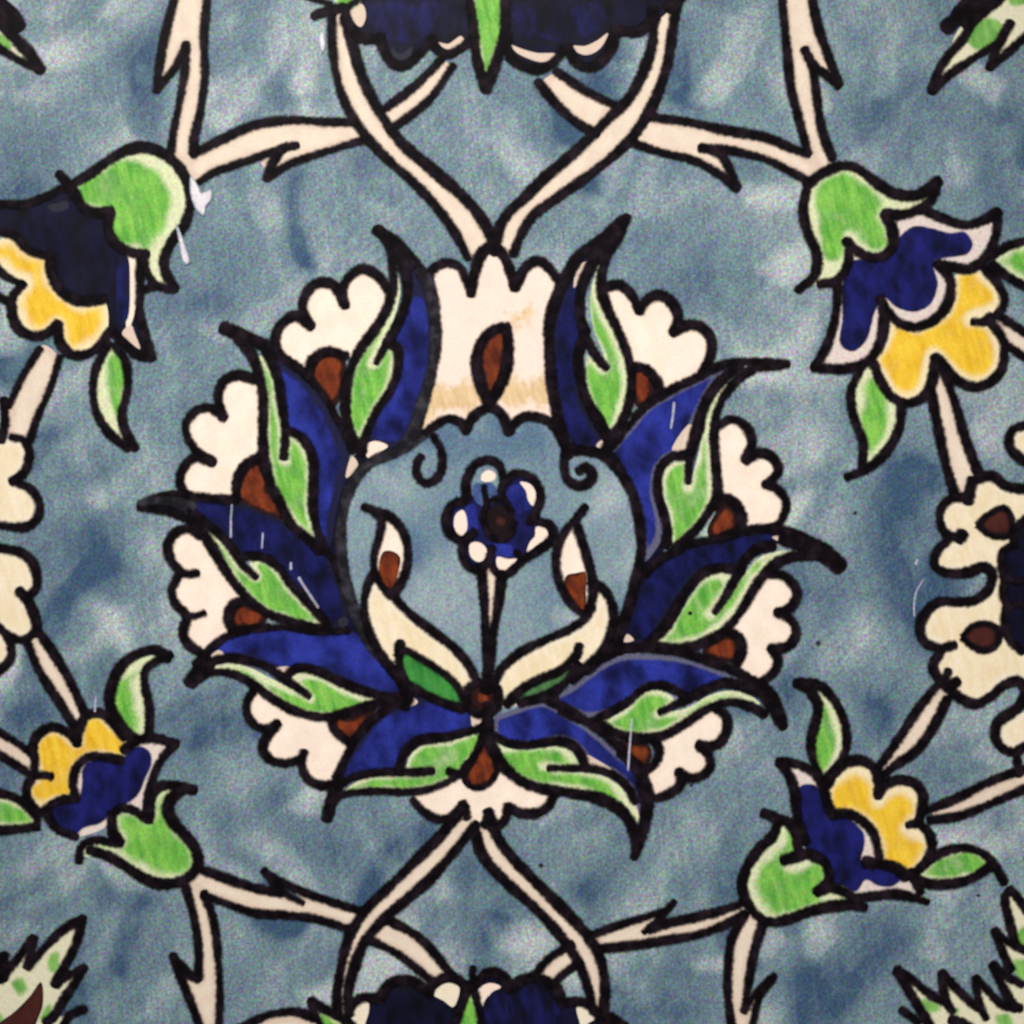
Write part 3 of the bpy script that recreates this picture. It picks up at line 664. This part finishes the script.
m.line('425,433 437,424 448,419 460,422 466,431', 10).line('466,431 473,417 482,410 490,407 497,410 505,420 509,432', 11.5).line('509,431 515,423 524,417 536,417 548,421 554,427', 10.5).done()

def acanthus(label, blue, bkw, blines, green, gkw, glines, bmat='blue', extra=()):
    b = Piece('blue_leaf', P, label)
    b.fill(blue, bmat, **bkw)
    for e in extra: b.fill(e[0], e[1])
    for l in blines:
        if isinstance(l, tuple): b.line(l[0], l[1], **(l[2] if len(l) > 2 else {}))
        else: b.line(l, 11)
    b.done()
    g = Piece('green_leaf', P)
    g.fill(green, 'green', **gkw)
    for l in glines:
        if isinstance(l, tuple): g.line(l[0], l[1], **(l[2] if len(l) > 2 else {}))
        else: g.line(l, 10.5)
    g.done()

def petal(fill, lines, seed=None, mat='cream', **kw):
    q = Piece('cream_petal', P); q.fill(fill, mat, **kw)
    for l in lines: q.line(*(l if isinstance(l, tuple) else (l, 10.5)))
    q.done()
    if seed:
        k = Piece('seed', P); k.fill(seed[0], 'brown', inset=seed[2] if len(seed) > 2 else 6, soft=3)
        for l in seed[1]: k.line(*(l if isinstance(l, tuple) else (l, 9.5)))
        k.done()

# cream petals and their brown seeds
petal('428,284 432,270 446,264 460,268 468,282 471,293* 475,272 482,253 490,248 501,252 509,266 513,280 515,289* 519,279 527,267 536,262 548,267 556,277 554,291 549,310 545,338 547,377 554,412 552,424 536,418 520,419 509,431 500,412 490,407 480,411 466,431 460,422 448,419 437,424 422,436 430,400 438,357 439,328 434,302',
      [('428,284 432,270 446,263 459,267 467,282 471,293', 10.5), ('471,294 475,272 482,253 491,247 501,252 509,268 515,288', 11.5), ('515,288 519,279 527,266 537,261 548,267 557,279', 11)],
      ('490,330 500,326 508,328 510,345 507,370 498,392 490,402 482,390 476,370 477,350 483,338', [('490,408 479,382 476,358 482,340 494,329 507,327', 11), ('507,328 509,350 505,374 496,394 490,403', 12)], 8), 'ochre_cream', wash=['430,378 448,388 462,380 476,390 482,400 466,412 430,416 418,432 420,404', '506,372 520,380 534,376 552,384 556,402 530,404 502,400', '508,318 524,304 532,310 520,330'], soft=14)
petal('279,352 275,338 281,325 295,317 311,326* 303,310 306,294 318,283 333,286 345,306* 343,290 350,276 363,270 379,277 388,292 376,328 358,352 346,358 328,352 312,362 306,374 292,364',
      [('280,356 275,340 281,325 296,316 311,326', 11), ('311,327 303,310 306,294 318,283 333,285 345,305', 11), ('345,306 343,289 350,276 363,269 378,276 388,290', 11), ('280,355 294,364 308,376', 9.5)],
      ('308,374 314,359 328,352 344,356 346,372 342,395 332,410 320,395', [('308,376 313,360 328,351 346,356', 10.5)], 6))
petal('253,378 238,375 224,382 218,396 224,418* 210,408 196,411 186,424 189,440 198,453 212,462* 196,457 185,466 180,481 186,496 210,498 234,498 240,476 256,460 264,458 264,430 262,396',
      [('254,379 238,375 224,381 218,396 223,417', 11), ('224,418 210,408 196,411 186,424 188,438 198,452 213,462', 10.5), ('212,462 196,457 184,467 180,481 184,492 192,500', 10.5)],
      ('235,500 238,478 247,464 258,457 266,470 272,490 282,506 282,520 258,512', [('236,500 237,480 246,465 260,457', 10.5)], 6))
petal('194,534 178,532 168,545 172,562 180,571 192,573 178,577 172,592 176,605 185,614 202,613 190,619 183,632 188,644 200,653 214,643 228,632 230,612 242,598 232,585 216,558 206,538',
      [('200,536 188,529 175,533 168,546 171,560 180,571', 10.5), ('180,572 188,574 197,573', 9), ('180,573 172,590 175,603 185,613', 10.5), ('185,614 195,616 204,613', 9), ('188,617 183,632 188,644 202,653', 10.5)],
      ('229,626 230,610 241,601 256,606 268,616 262,626 246,630', [('232,630 228,616 233,605 246,600', 10.5)], 6))
petal('256,692 248,703 249,716 259,727 270,729 278,724* 267,738 263,750 271,760 288,762 300,759 303,752* 303,768 308,779 318,785 332,785 338,772 346,752 352,742 336,732 331,719 300,712 272,698',
      [('254,690 247,702 248,716 258,727 269,728 278,723', 10.5), ('277,724 266,738 263,750 271,760 287,763 301,759', 10.5), ('304,752 302,765 308,779 319,785 333,785', 10.5)],
      ('331,719 350,716 376,708 366,726 350,742 338,734', [('331,718 335,731 348,742', 10.5)], 5))
petal('606,288 619,286 632,296 639,312* 645,302 658,296 671,302 677,318 674,333* 685,327 699,327 710,338 710,356 702,368 688,380 664,394 652,378 636,366 630,350 614,316',
      [('606,287 619,285 631,294 639,311', 10.5), ('639,311 645,302 658,295 671,302 678,317 673,333', 11.5), ('673,332 685,326 699,326 710,337 711,354 702,372', 11)],
      ('632,372 640,368 650,374 656,390 650,400 638,408 632,396', [('632,366 646,369 656,380 661,396', 11), ('636,415 648,404 660,394', 9)], 5))
petal('718,428 732,420 746,427 752,443 746,460* 760,454 773,458 778,470 764,485* 776,489 785,501 783,516 774,528 742,528 740,512 728,500 716,496 716,460',
      [('716,428 731,419 746,427 752,443 745,460', 11), ('746,460 760,453 773,458 778,471 766,485', 11), ('765,484 777,489 786,502 783,517 774,528', 10.5)],
      ('707,532 714,515 724,503 734,505 738,518 736,530 712,540', [('714,506 724,498 736,504 742,518 740,530', 11)], 6))
petal('770,574 783,577 796,592 791,607 777,613* 790,620 796,633 787,645 770,650* 777,660 772,673 760,681 742,668 738,640 728,628 744,606 758,584',
      [('768,573 784,576 797,592 791,607 777,613', 11), ('777,612 791,620 796,634 788,646 771,649', 11), ('771,648 778,660 773,673 760,683', 10.5)],
      ('702,652 718,638 730,634 740,646 736,662 718,660', [('727,631 739,637 742,650 737,662', 11)], 5))
petal('709,709 722,712 728,724 724,739 712,746 699,746* 708,754 710,767 703,775 690,778 679,772* 680,784 669,794 654,797 646,793 644,772 656,762 658,748 654,740 690,722',
      [('714,708 725,715 727,728 721,741 711,746 699,745', 11), ('699,745 708,754 710,767 703,775 690,778 678,772', 10.5), ('679,771 681,783 670,793 656,798 646,796', 10.5)],
      ('617,742 634,741 648,744 652,756 646,766 634,764 624,754', [('653,738 659,750 655,763 643,772', 11)], 5))
petal('412,799 423,811 438,818 452,816 464,802* 468,817 478,822 487,818 497,826 504,819 508,806* 521,813 536,813 548,805 554,794 530,786 512,775 497,766 480,786 462,774 446,784',
      [('413,800 423,811 438,819 452,817 460,809', 10.5), ('463,803 467,817', 9), ('554,794 549,805 537,813 521,813 509,807', 10.5), ('508,806 505,819 497,826 484,824', 11), ('487,817 490,824', 11)],
      ('485,720 482,740 474,758 463,774 462,782 470,789 481,789 491,782 497,772 493,755 488,738', [('487,704 486,720 482,738 474,756 463,772', 9), ('489,712 490,734 494,752 499,766', 10), ('463,775 470,786 481,788 491,782 498,770', 6)], 5))

# blue leaves, each with the green leaf that lies on it
acanthus('dark blue leaf with a green inner leaf to the left of the crown petal',
  '380,230 396,240 414,262 426,284 433,311 436,343 431,376 422,408 408,446 384,450 366,440 376,411 388,396 398,372 398,351 388,338 394,320 404,300 406,270',
  dict(wash='416,296 424,300 428,330 427,360 418,396 408,424 398,440 372,436 382,412 394,394 402,370 404,348 396,340 404,318', soft=3),
  [('376,230 395,240 411,257 424,276', 11), ('420,270 429,286 434,311 436,343 431,376 422,406 414,432 404,447', 13, dict(mat='grey_ink')), ('390,242 402,262 407,286 403,311 393,333 383,350 376,363', 12, dict(t1=6)),
   ('386,342 396,348 398,362 396,376 388,394 376,411 367,431 362,447', 10)],
  '394,266 400,286 398,304 390,330 378,354 376,362* 388,342 396,352 396,376 386,398 376,414 367,434 361,448 351,430 347,408 348,388 356,360 378,328 390,304',
  dict(inset=5, soft=4, shift=(-2, 0)),
  [('378,229 388,244 392,262 393,281 388,306 376,328 361,348 351,368 346,391 346,416 351,436 362,452', 11.5)], extra=[('366,446 374,441 388,446 380,452 368,458', 'cream')])
acanthus('blue leaf with a green inner leaf at upper left, tip pointing left',
  '270,350 288,361 308,378 325,398 338,421 346,441 350,452 344,481 336,512 330,545 322,550 314,512 313,481 312,456 303,438 288,428 283,406 278,376',
  dict(inset=7, soft=4, shift=(-2, 4)),
  [('224,328 248,338 270,348', 14), ('268,350 288,361 308,377 325,397 338,420', 9.5), ('336,417 346,436 352,452', 7), ('266,351 277,376 282,406 285,431 284,457', 10.5), ('287,430 302,438 312,456 313,481 313,511 316,526 324,549', 11)],
  '258,356 268,360 277,378 281,406 284,440 285,456* 289,430 302,440 311,457 312,482 312,512 314,536 300,528 283,508 270,481 264,456 263,431 263,396',
  dict(inset=6, soft=3.5, shift=(0, 3)), [('238,338 250,352 258,371 263,396 263,431 264,456 270,481 280,501 290,522 306,537 320,550', 11.5)],
  extra=[('352,456 358,464 352,474 346,478', 'stem')])
acanthus('very dark blue leaf with a green inner leaf at left, tip pointing left',
  '150,502 174,495 211,498 235,501 262,512 285,522 306,538 325,550 336,576 344,600 346,622 330,628 306,602 280,572 262,558 243,560 226,540 206,522 186,512',
  dict(inset=4, soft=4), [('142,505 155,500 170,500 190,507', 15, dict(mat='grey_ink')), ('160,496 180,494 205,498 235,500', 10), ('190,510 205,523 221,536 233,550 243,565 256,577', 10, dict(t1=8)), ('246,556 262,557 278,567 291,585 306,600 328,625', 10.5)],
  '196,518 208,528 222,540 234,556 256,577* 250,560 266,560 280,572 292,588 306,602 326,626 312,626 288,621 262,609 241,590 226,570 213,548 200,528',
  dict(inset=5, soft=3), [('140,507 167,511 186,518 200,529 213,549 226,571 241,591 261,609 288,621 313,627 328,628', 11)], bmat='navy',
  extra=[('186,503 195,503 198,507 190,509', 'grey_cream'), ('338,620 346,617 348,624 342,628', 'grey_cream')])
acanthus('blue leaf with a green inner leaf at lower left, tip pointing left',
  '196,664 212,648 228,636 248,629 278,627 303,631 345,630 358,634 370,650 388,668 404,688 402,696 388,697 363,691 338,681 316,671 298,668 285,672 268,668 248,661 228,657 206,662',
  dict(inset=4, soft=3, shift=(4, -1)),
  [('190,682 200,668 210,664', 16), ('196,664 210,648 225,637 245,630 268,627', 10), ('262,628 285,627 310,632 348,631', 7), ('205,663 228,658 248,661 268,668 288,681 309,696', 10.5, dict(t1=8)), ('284,676 298,668 316,671 338,681 363,691 388,697 404,697', 10.5)],
  '212,668 228,663 248,667 270,678 290,688 309,696* 292,678 304,672 320,675 340,686 364,695 390,700 372,704 348,711 323,716 298,711 273,698 253,684 233,673',
  dict(inset=5, soft=3, shift=(2, 2)), [('192,684 210,673 233,674 253,684 273,699 298,712 323,717 348,712 370,705 396,698', 10.5)],
  extra=[('211,656 219,650 224,654 222,660 212,661', 'stem'), ('276,668 290,667 285,673', 'stem')])
acanthus('blue leaf with a green inner leaf at bottom left, tip pointing down',
  '404,702 422,698 448,704 470,708 482,716 482,728 466,733 445,738 421,741 409,749 402,760 400,771 374,773 352,777 334,790 338,772 350,750 376,718',
  dict(inset=5, soft=4, shift=(2, 0)),
  [('327,818 332,798 338,776', 13), ('337,778 347,754 360,733 380,713 402,699', 10.5), ('486,727 466,732 445,737 421,740 409,748 402,759 399,772', 10.5), ('432,771 413,772 394,772 374,773 355,777 343,784 333,796', 9.5)],
  '482,732 466,737 445,742 424,745 413,752 407,763 408,771 432,772* 412,774 380,776 358,781 343,794 360,792 378,790 402,791 425,789 445,782 458,774 470,760 479,745',
  dict(inset=3, soft=3), [('334,802 342,795 359,792 378,791 402,792 425,790 445,783 457,776', 9), ('449,771 459,774 468,764', 11), ('466,766 478,748 485,730', 6)],
  extra=[('472,711 480,714 483,719 473,727', 'stem'), ('405,703 411,697 418,702 408,707', 'stem')])
acanthus('very dark blue leaf with a green inner leaf to the right of the crown petal',
  '616,224 600,236 580,250 566,275 556,296 549,325 548,350 552,392 560,430 568,446 590,446 606,448 606,434 592,412 584,396 582,366 588,336 582,306 584,281 594,261',
  dict(inset=7, soft=3, shift=(0, 6)),
  [('624,219 600,240 580,255 567,275 556,298 549,325 549,350 552,386 558,420 566,446', 12.5), ('622,222 604,244 592,264 583,284 580,306 584,331 594,353 606,368', 12.5, dict(t1=9)), ('586,330 579,352 580,374 586,398 596,416 608,437', 12), ('572,447 588,451 604,455', 9)],
  '600,262 594,278 590,304 594,330 603,352 607,368* 592,352 586,372 590,394 600,416 613,434 624,416 630,391 629,361 619,333 607,308 600,286',
  dict(inset=5, soft=4, shift=(-5, 0)), [('627,217 618,238 606,258 601,286 607,308 619,333 629,361 631,391 624,418 612,436 603,453', 11)], bmat='navy',
  extra=[('568,438 572,442 574,447 570,446', 'grey_cream'), ('576,272 584,262 590,262 580,280 574,288', 'stem'), ('596,446 602,440 604,448', 'stem')])
acanthus('bright blue leaf with a green inner leaf at upper right, tip pointing right',
  '768,363 737,363 717,369 694,380 672,391 650,404 632,424 617,440 606,456 628,484 638,510 642,540 644,562 654,552 663,535 661,510 657,490 660,470 670,458 686,454 694,432 704,406 717,384 734,368',
  dict(inset=6, soft=2.5, shift=(-1.5, .5)),
  [('787,364 765,362 737,362 717,367 694,379 672,389 660,397', 10.5), ('660,396 644,408 630,424 618,440 608,452', 8), ('740,365 718,384 704,406 697,431 690,456 688,482', 12, dict(t1=8)), ('688,455 670,458 659,471 658,494 663,512 667,528 666,545', 10.5)],
  '730,376 720,386 710,404 703,430 698,456 690,484* 688,458 672,461 663,474 663,494 669,512 672,530 674,545 690,534 706,514 715,496 715,468 712,431 718,404',
  dict(inset=5, soft=3.5, shift=(-2, 3)), [('780,365 755,368 735,382 719,406 714,431 716,468 717,494 709,511 697,528 676,548', 11)], bmat='blue_rim', extra=[('690,424 694,428 690,452 678,452 672,450', 'stem')])
acanthus('dark blue leaf with a green inner leaf at right, tip pointing right',
  '838,562 822,552 800,538 775,530 745,531 720,539 690,545 668,556 652,568 644,586 634,612 626,640 640,643 656,640 666,626 677,607 690,588 705,573 720,569 736,575 748,558 762,548 790,544',
  dict(inset=4, soft=4, shift=(-6, 1)),
  [('646,574 656,562 670,554 690,544 720,538 748,530 775,529 800,536', 10.5), ('786,537 812,546 828,556 839,566', 21), ('772,546 758,549 747,558 735,579 725,597 715,612', 12, dict(t1=8)), ('742,570 720,568 705,572 690,587 677,607 665,627 648,643', 11)],
  '805,552 780,551 762,556 748,570 736,586 716,613* 734,580 722,573 707,576 694,591 682,611 670,629 656,645 682,645 707,638 726,626 742,606 757,582 772,565 790,556',
  dict(inset=5, soft=4, shift=(-5, 1)), [('820,556 800,556 790,557 772,566 757,584 742,609 727,628 707,641 682,648 650,646', 11.5)], bmat='navy',
  extra=[('772,537 783,536 780,541', 'stem'), ('624,642 627,634 634,640', 'stem')])
acanthus('blue leaf with a green inner leaf at lower right, tip pointing right',
  '549,699 574,684 599,665 619,655 652,654 687,657 712,666 735,676 757,688 745,690 724,684 707,690 686,700 677,692 662,686 647,687 629,702 612,712 590,716 570,710',
  dict(inset=5, soft=3, shift=(0, 1)),
  [('606,657 622,649 652,649 682,653 712,662 737,672 757,684', 10.5), ('750,684 765,692 774,706 783,726', 21, dict(t1=12)), ('752,690 738,685 724,683 707,689 686,700 660,712', 11, dict(t1=8)), ('686,697 672,689 658,685 644,688 629,701 612,711 597,719', 10)],
  '760,704 745,693 726,691 708,696 688,708 660,713* 674,700 668,694 656,690 644,693 630,706 614,716 602,722 620,731 642,736 662,733 687,720 707,708 729,700',
  dict(inset=4, soft=4, shift=(-2, 1)), [('597,722 619,734 642,738 662,736 687,722 707,709 729,702 749,706 764,714', 11)], bmat='blue_rim')
acanthus('blue leaf with a green inner leaf at bottom right, tip pointing down',
  '494,719 509,711 525,705 545,702 564,712 584,724 606,741 622,756 640,772 646,800 640,822 634,800 624,783 609,772 587,766 582,754 572,744 560,741 540,744 525,746 509,744 496,737',
  dict(inset=5, soft=2.5, shift=(0, 0)),
  [('549,700 570,711 590,724 609,738 625,753', 11), ('560,712 578,720 597,720', 7), ('622,752 637,768 644,784 647,803 644,826 634,857', 14, dict(t1=10)), ('492,734 506,742 525,745 540,743 558,741 572,745 581,755 586,768', 10.5), ('549,768 568,768 588,768 609,773 625,784 635,801', 9.5)],
  '492,741 508,748 526,750 542,748 560,746 572,751 578,762 584,768 550,768* 568,772 588,773 606,777 620,786 632,802 639,822 627,815 615,805 598,796 578,791 559,789 536,786 517,777 502,764',
  dict(inset=4, soft=4, shift=(-8, -2)), [('489,738 494,750 502,764 517,778 536,787 559,791 578,794 598,798 615,806 627,817 634,832 637,846', 12.5)],
  bmat='blue_rim', extra=[('587,755 594,758 612,770 600,768 588,765', 'stem'), ('624,797 632,798 640,822 630,812', 'stem')])

# what stands inside the medallion
def vase_bud(leaf, leaf_lines, bud, brown, bud_lines, green, gmat, glines):
    q = Piece('scroll_leaf', P); q.fill(leaf, 'warm_cream')
    for l in leaf_lines: q.line(*l)
    q.done()
    q = Piece('bud', P); q.fill(bud, 'cream'); q.fill(brown, 'brown', inset=1, soft=2.5)
    for l in bud_lines: q.line(*l)
    q.done()
    q = Piece('small_leaf', P); q.fill(green, gmat, inset=4.5, soft=4)
    for l in glines: q.line(*l)
    q.done()
vase_bud('374,578 366,590 364,607 367,625 376,648 388,666 404,684 440,700 462,706 478,690 468,664 453,647 431,630 406,610 390,596',
  [('374,572 367,587 364,607 367,625 377,648 390,668 405,684', 10.5), ('392,594 406,610 431,630 453,647 468,664 478,683', 10.5)],
  '384,519 392,518 405,535 407,560 402,578 392,594 384,592 376,577 374,562 379,542', '383,552 392,551 400,557 398,574 392,590 386,588 379,574',
  [('364,507 372,510 379,516', 10), ('378,512 392,518 404,534 408,556 403,579 392,596', 10.5), ('383,512 380,534 374,556 376,576 390,597', 9)],
  '402,648 410,652 424,660 441,671 456,684 464,700 460,708 441,702 421,692 406,682 400,668', 'dark_green',
  [('400,643 399,655', 11), ('399,648 399,664 406,682 421,692 441,702 462,709', 9.5), ('401,648 412,653 424,660 441,671 456,684 464,698', 8)])
vase_bud('595,584 606,592 612,609 611,630 601,652 585,668 560,686 524,704 500,706 494,690 501,668 514,657 527,649 547,639 572,629 587,619 594,606',
  [('592,582 605,591 613,609 611,630 601,652 585,668 572,680', 11), ('592,607 584,619 570,629 547,639 528,648 514,657 502,668 496,680', 10.5)],
  '572,526 578,530 587,554 592,579 592,604 585,616 576,610 561,589 556,564 559,544', '566,576 576,573 585,572 586,590 584,612 576,608 565,594',
  [('585,507 577,518', 11), ('580,514 566,530 558,546 556,564 561,587 574,607 586,616', 9.5), ('575,520 579,532 586,554 592,579 592,600 586,614', 10.5)],
  '578,650 577,660 562,670 537,680 520,691 508,706 518,702 544,697 562,687 578,672', 'olive',
  [('579,646 577,656', 10), ('578,652 562,669 537,680 520,690 507,704', 10), ('578,664 564,684 544,696 520,703', 10)])
q = Piece('flower_stem', P); q.fill('482,570 502,574 498,610 494,634 490,634 486,610', 'stem').line('481,566 484,600 486,640 488,674', 11).line('502,574 498,606 493,634 490,670', 11).done()
F = Piece('small_flower', P)
F.fill('486,464 500,470 506,480 520,474 534,480 541,494 538,510 546,526 552,536 544,547 524,560 509,573 499,575 489,566 476,570 464,560 463,544 452,536 445,521 450,506 462,500 470,476', 'navy', inset=3, soft=5)
F.fill('506,494 510,486 520,484 530,492 531,506 520,514 508,508', 'blue', inset=0, soft=4).fill('490,546 500,543 512,546 512,556 496,556', 'blue', inset=0, soft=4).fill('466,506 474,504 480,512 478,530 470,536', 'blue', inset=0, soft=4)
F.fill('470,474 486,463 499,468 503,482 498,490 486,486 474,496 466,492', 'inner_ground').fill('474,484 484,482 494,484 498,498 488,506 476,502', 'grey_blue', inset=0, soft=4)
for e_ in ('482,474 488,470 495,473 495,479 487,482 481,480', '520,482 530,484 536,494 533,506 528,500 526,491', '536,527 545,528 548,536 538,544 527,552 530,542 535,536', '497,557 508,559 517,559 509,567 502,572 497,566',
           '470,544 478,542 486,548 486,557 479,562 471,557', '456,514 463,510 467,520 466,532 460,536 454,526'):
    F.fill(e_, 'cream', spacing=1.5)
for txt, w in (('467,499 466,482 474,466 486,460 498,464 503,478 501,492', 10), ('505,482 514,474 524,474 536,481 541,494 538,508 530,522', 10.5), ('538,521 550,525 554,535 545,546 524,560 509,573 499,576', 9.5),
               ('492,548 490,560 494,570 501,577', 9), ('491,552 488,562 480,570 468,566 462,554 464,542 474,532', 10), ('466,500 452,505 446,518 449,533 460,541', 10), ('516,552 524,558', 8), ('484,486 486,504 482,520', 6), ('512,512 502,498 492,500 484,512 486,530 498,540 510,536 514,522', 7)):
    F.line(txt, w)
F.fill('488,510 502,505 514,514 514,530 502,538 490,532 484,520', 'dark_brown', inset=12, soft=4)
F.done()
K = Piece('centre_knob', P); K.both('482,682 494,685 499,697 495,709 482,714 470,709 466,697 471,685', 'brown', 10, inset=11, soft=3); K.line('487,672 486,690', 12); K.line('488,706 488,724', 10); K.done()

# ---- wear: chips and scratches in the glaze, and one painted sheen line ---------------------------------------
def wear(name, label, fills=(), lines=()):
    q = Piece(name, None, label)
    for f in fills: q.fill(f, 'chip', spacing=1.5, inset=1.2, soft=1.6)
    for l, w in lines: q.line(l, w, 'scratch', soft=.7)
    q.done()
LAYER[0] += 900                                         # chips lie over everything painted
wear('glaze_chip', 'pale forked chip in the glaze beside the top left flower bud', ['191,176 197,184 202,193 207,190 211,189 212,199 206,207 204,216 198,212 193,203 190,190'])
wear('glaze_chip', 'pale narrow chip under the top left flower bud', ['176,223 181,233 186,247 190,262 186,265 182,258 179,242'])
wear('glaze_chip', 'small pinkish chip beside the stem at the top edge', ['322,30 325,38 325,48 322,54 319,46 319,36'])
for t_, w_ in (('232,505 231,520 231,537', 2), ('263,533 262,548', 1.6), ('291,563 291,569', 2.2), ('299,578 308,592 318,607', 3)):  # the last, widest line is a pale sheen painted in, not a scratch
    wear('scratch', None, (), [(t_, w_)])
wear('scratch', 'long fine pale scratch across the lower right leaf of the palmette', (), [('632,719 630,742 628,770', 2)])
wear('scratch', 'short pale scratch on the bright blue leaf at upper right', (), [('674,403 673,414 671,428', 2.2)])
wear('scratch', 'fine pale scratch in the ground beside the right rosette', (), [('923,580 916,592 914,604 914,616', 1.6)])
wear('scratch', None, (), [('917,560 916,564', 2.4)])
wear('scratch', 'short pale scratch above the lower left flower bud', (), [('96,696 95,711', 2)])
for x, y, r in ((541, 865, 5), (691, 785, 3), (818, 643, 5), (690, 613, 4), (855, 513, 3), (978, 895, 3)):
    q = Piece('dark_speck', None); q.line('%g,%g %g,%g' % (x - .6, y, x + .6, y), r, 'grey_ink', soft=1.2).done()

# ------------------------------------------------------------------ camera, light, world
cam = bpy.data.cameras.new('camera'); co_ = bpy.data.objects.new('camera', cam); col.objects.link(co_)
cam.lens = 60; cam.sensor_width = 36; cam.dof.use_dof = True; cam.dof.focus_distance = .49; cam.dof.aperture_fstop = 1.6; cam.clip_start = .01; cam.clip_end = 50
co_.location = (0, -.30 * 60 / 36, ZC); co_.rotation_euler = (math.pi / 2, 0, 0)
scene.camera = co_

def lamp(name, loc, energy, size, color):
    l = bpy.data.lights.new(name, 'AREA'); l.energy = energy; l.size = size; l.color = color
    o = bpy.data.objects.new(name, l); col.objects.link(o); o.location = loc
    d = Vector((0, 0, ZC)) - Vector(loc); o.rotation_euler = d.to_track_quat('-Z', 'Y').to_euler()
lamp('fill_lamp', (.9, -1.2, ZC + 1.2), 4, .8, (1.0, .97, .94))  # added fill from the upper right, no known source there
sp = bpy.data.lights.new('vignette_spot', 'SPOT'); sp.energy = 108; sp.spot_size = math.radians(29); sp.spot_blend = 1; sp.shadow_soft_size = .08; sp.color = (1.0, .965, .92)  # added spot: its narrow soft cone keeps the centre bright and corners dim
so = bpy.data.objects.new('vignette_spot', sp); col.objects.link(so); so.location = (-.35, -1.0, ZC + .95)
so.rotation_euler = (Vector((.012, 0, ZC - .025)) - so.location).to_track_quat('-Z', 'Y').to_euler()

w = bpy.data.worlds.new('World'); scene.world = w; w.use_nodes = True
bg = w.node_tree.nodes['Background']; bg.inputs[0].default_value = (.92, .96, 1.0, 1); bg.inputs[1].default_value = .25

scene.view_settings.view_transform = 'Standard'; scene.view_settings.look = 'None'
scene.view_settings.exposure = 0; scene.view_settings.gamma = 1
scene.render.engine = 'CYCLES'
scene.cycles.transparent_max_bounces = 24
scene.cycles.max_bounces = 4
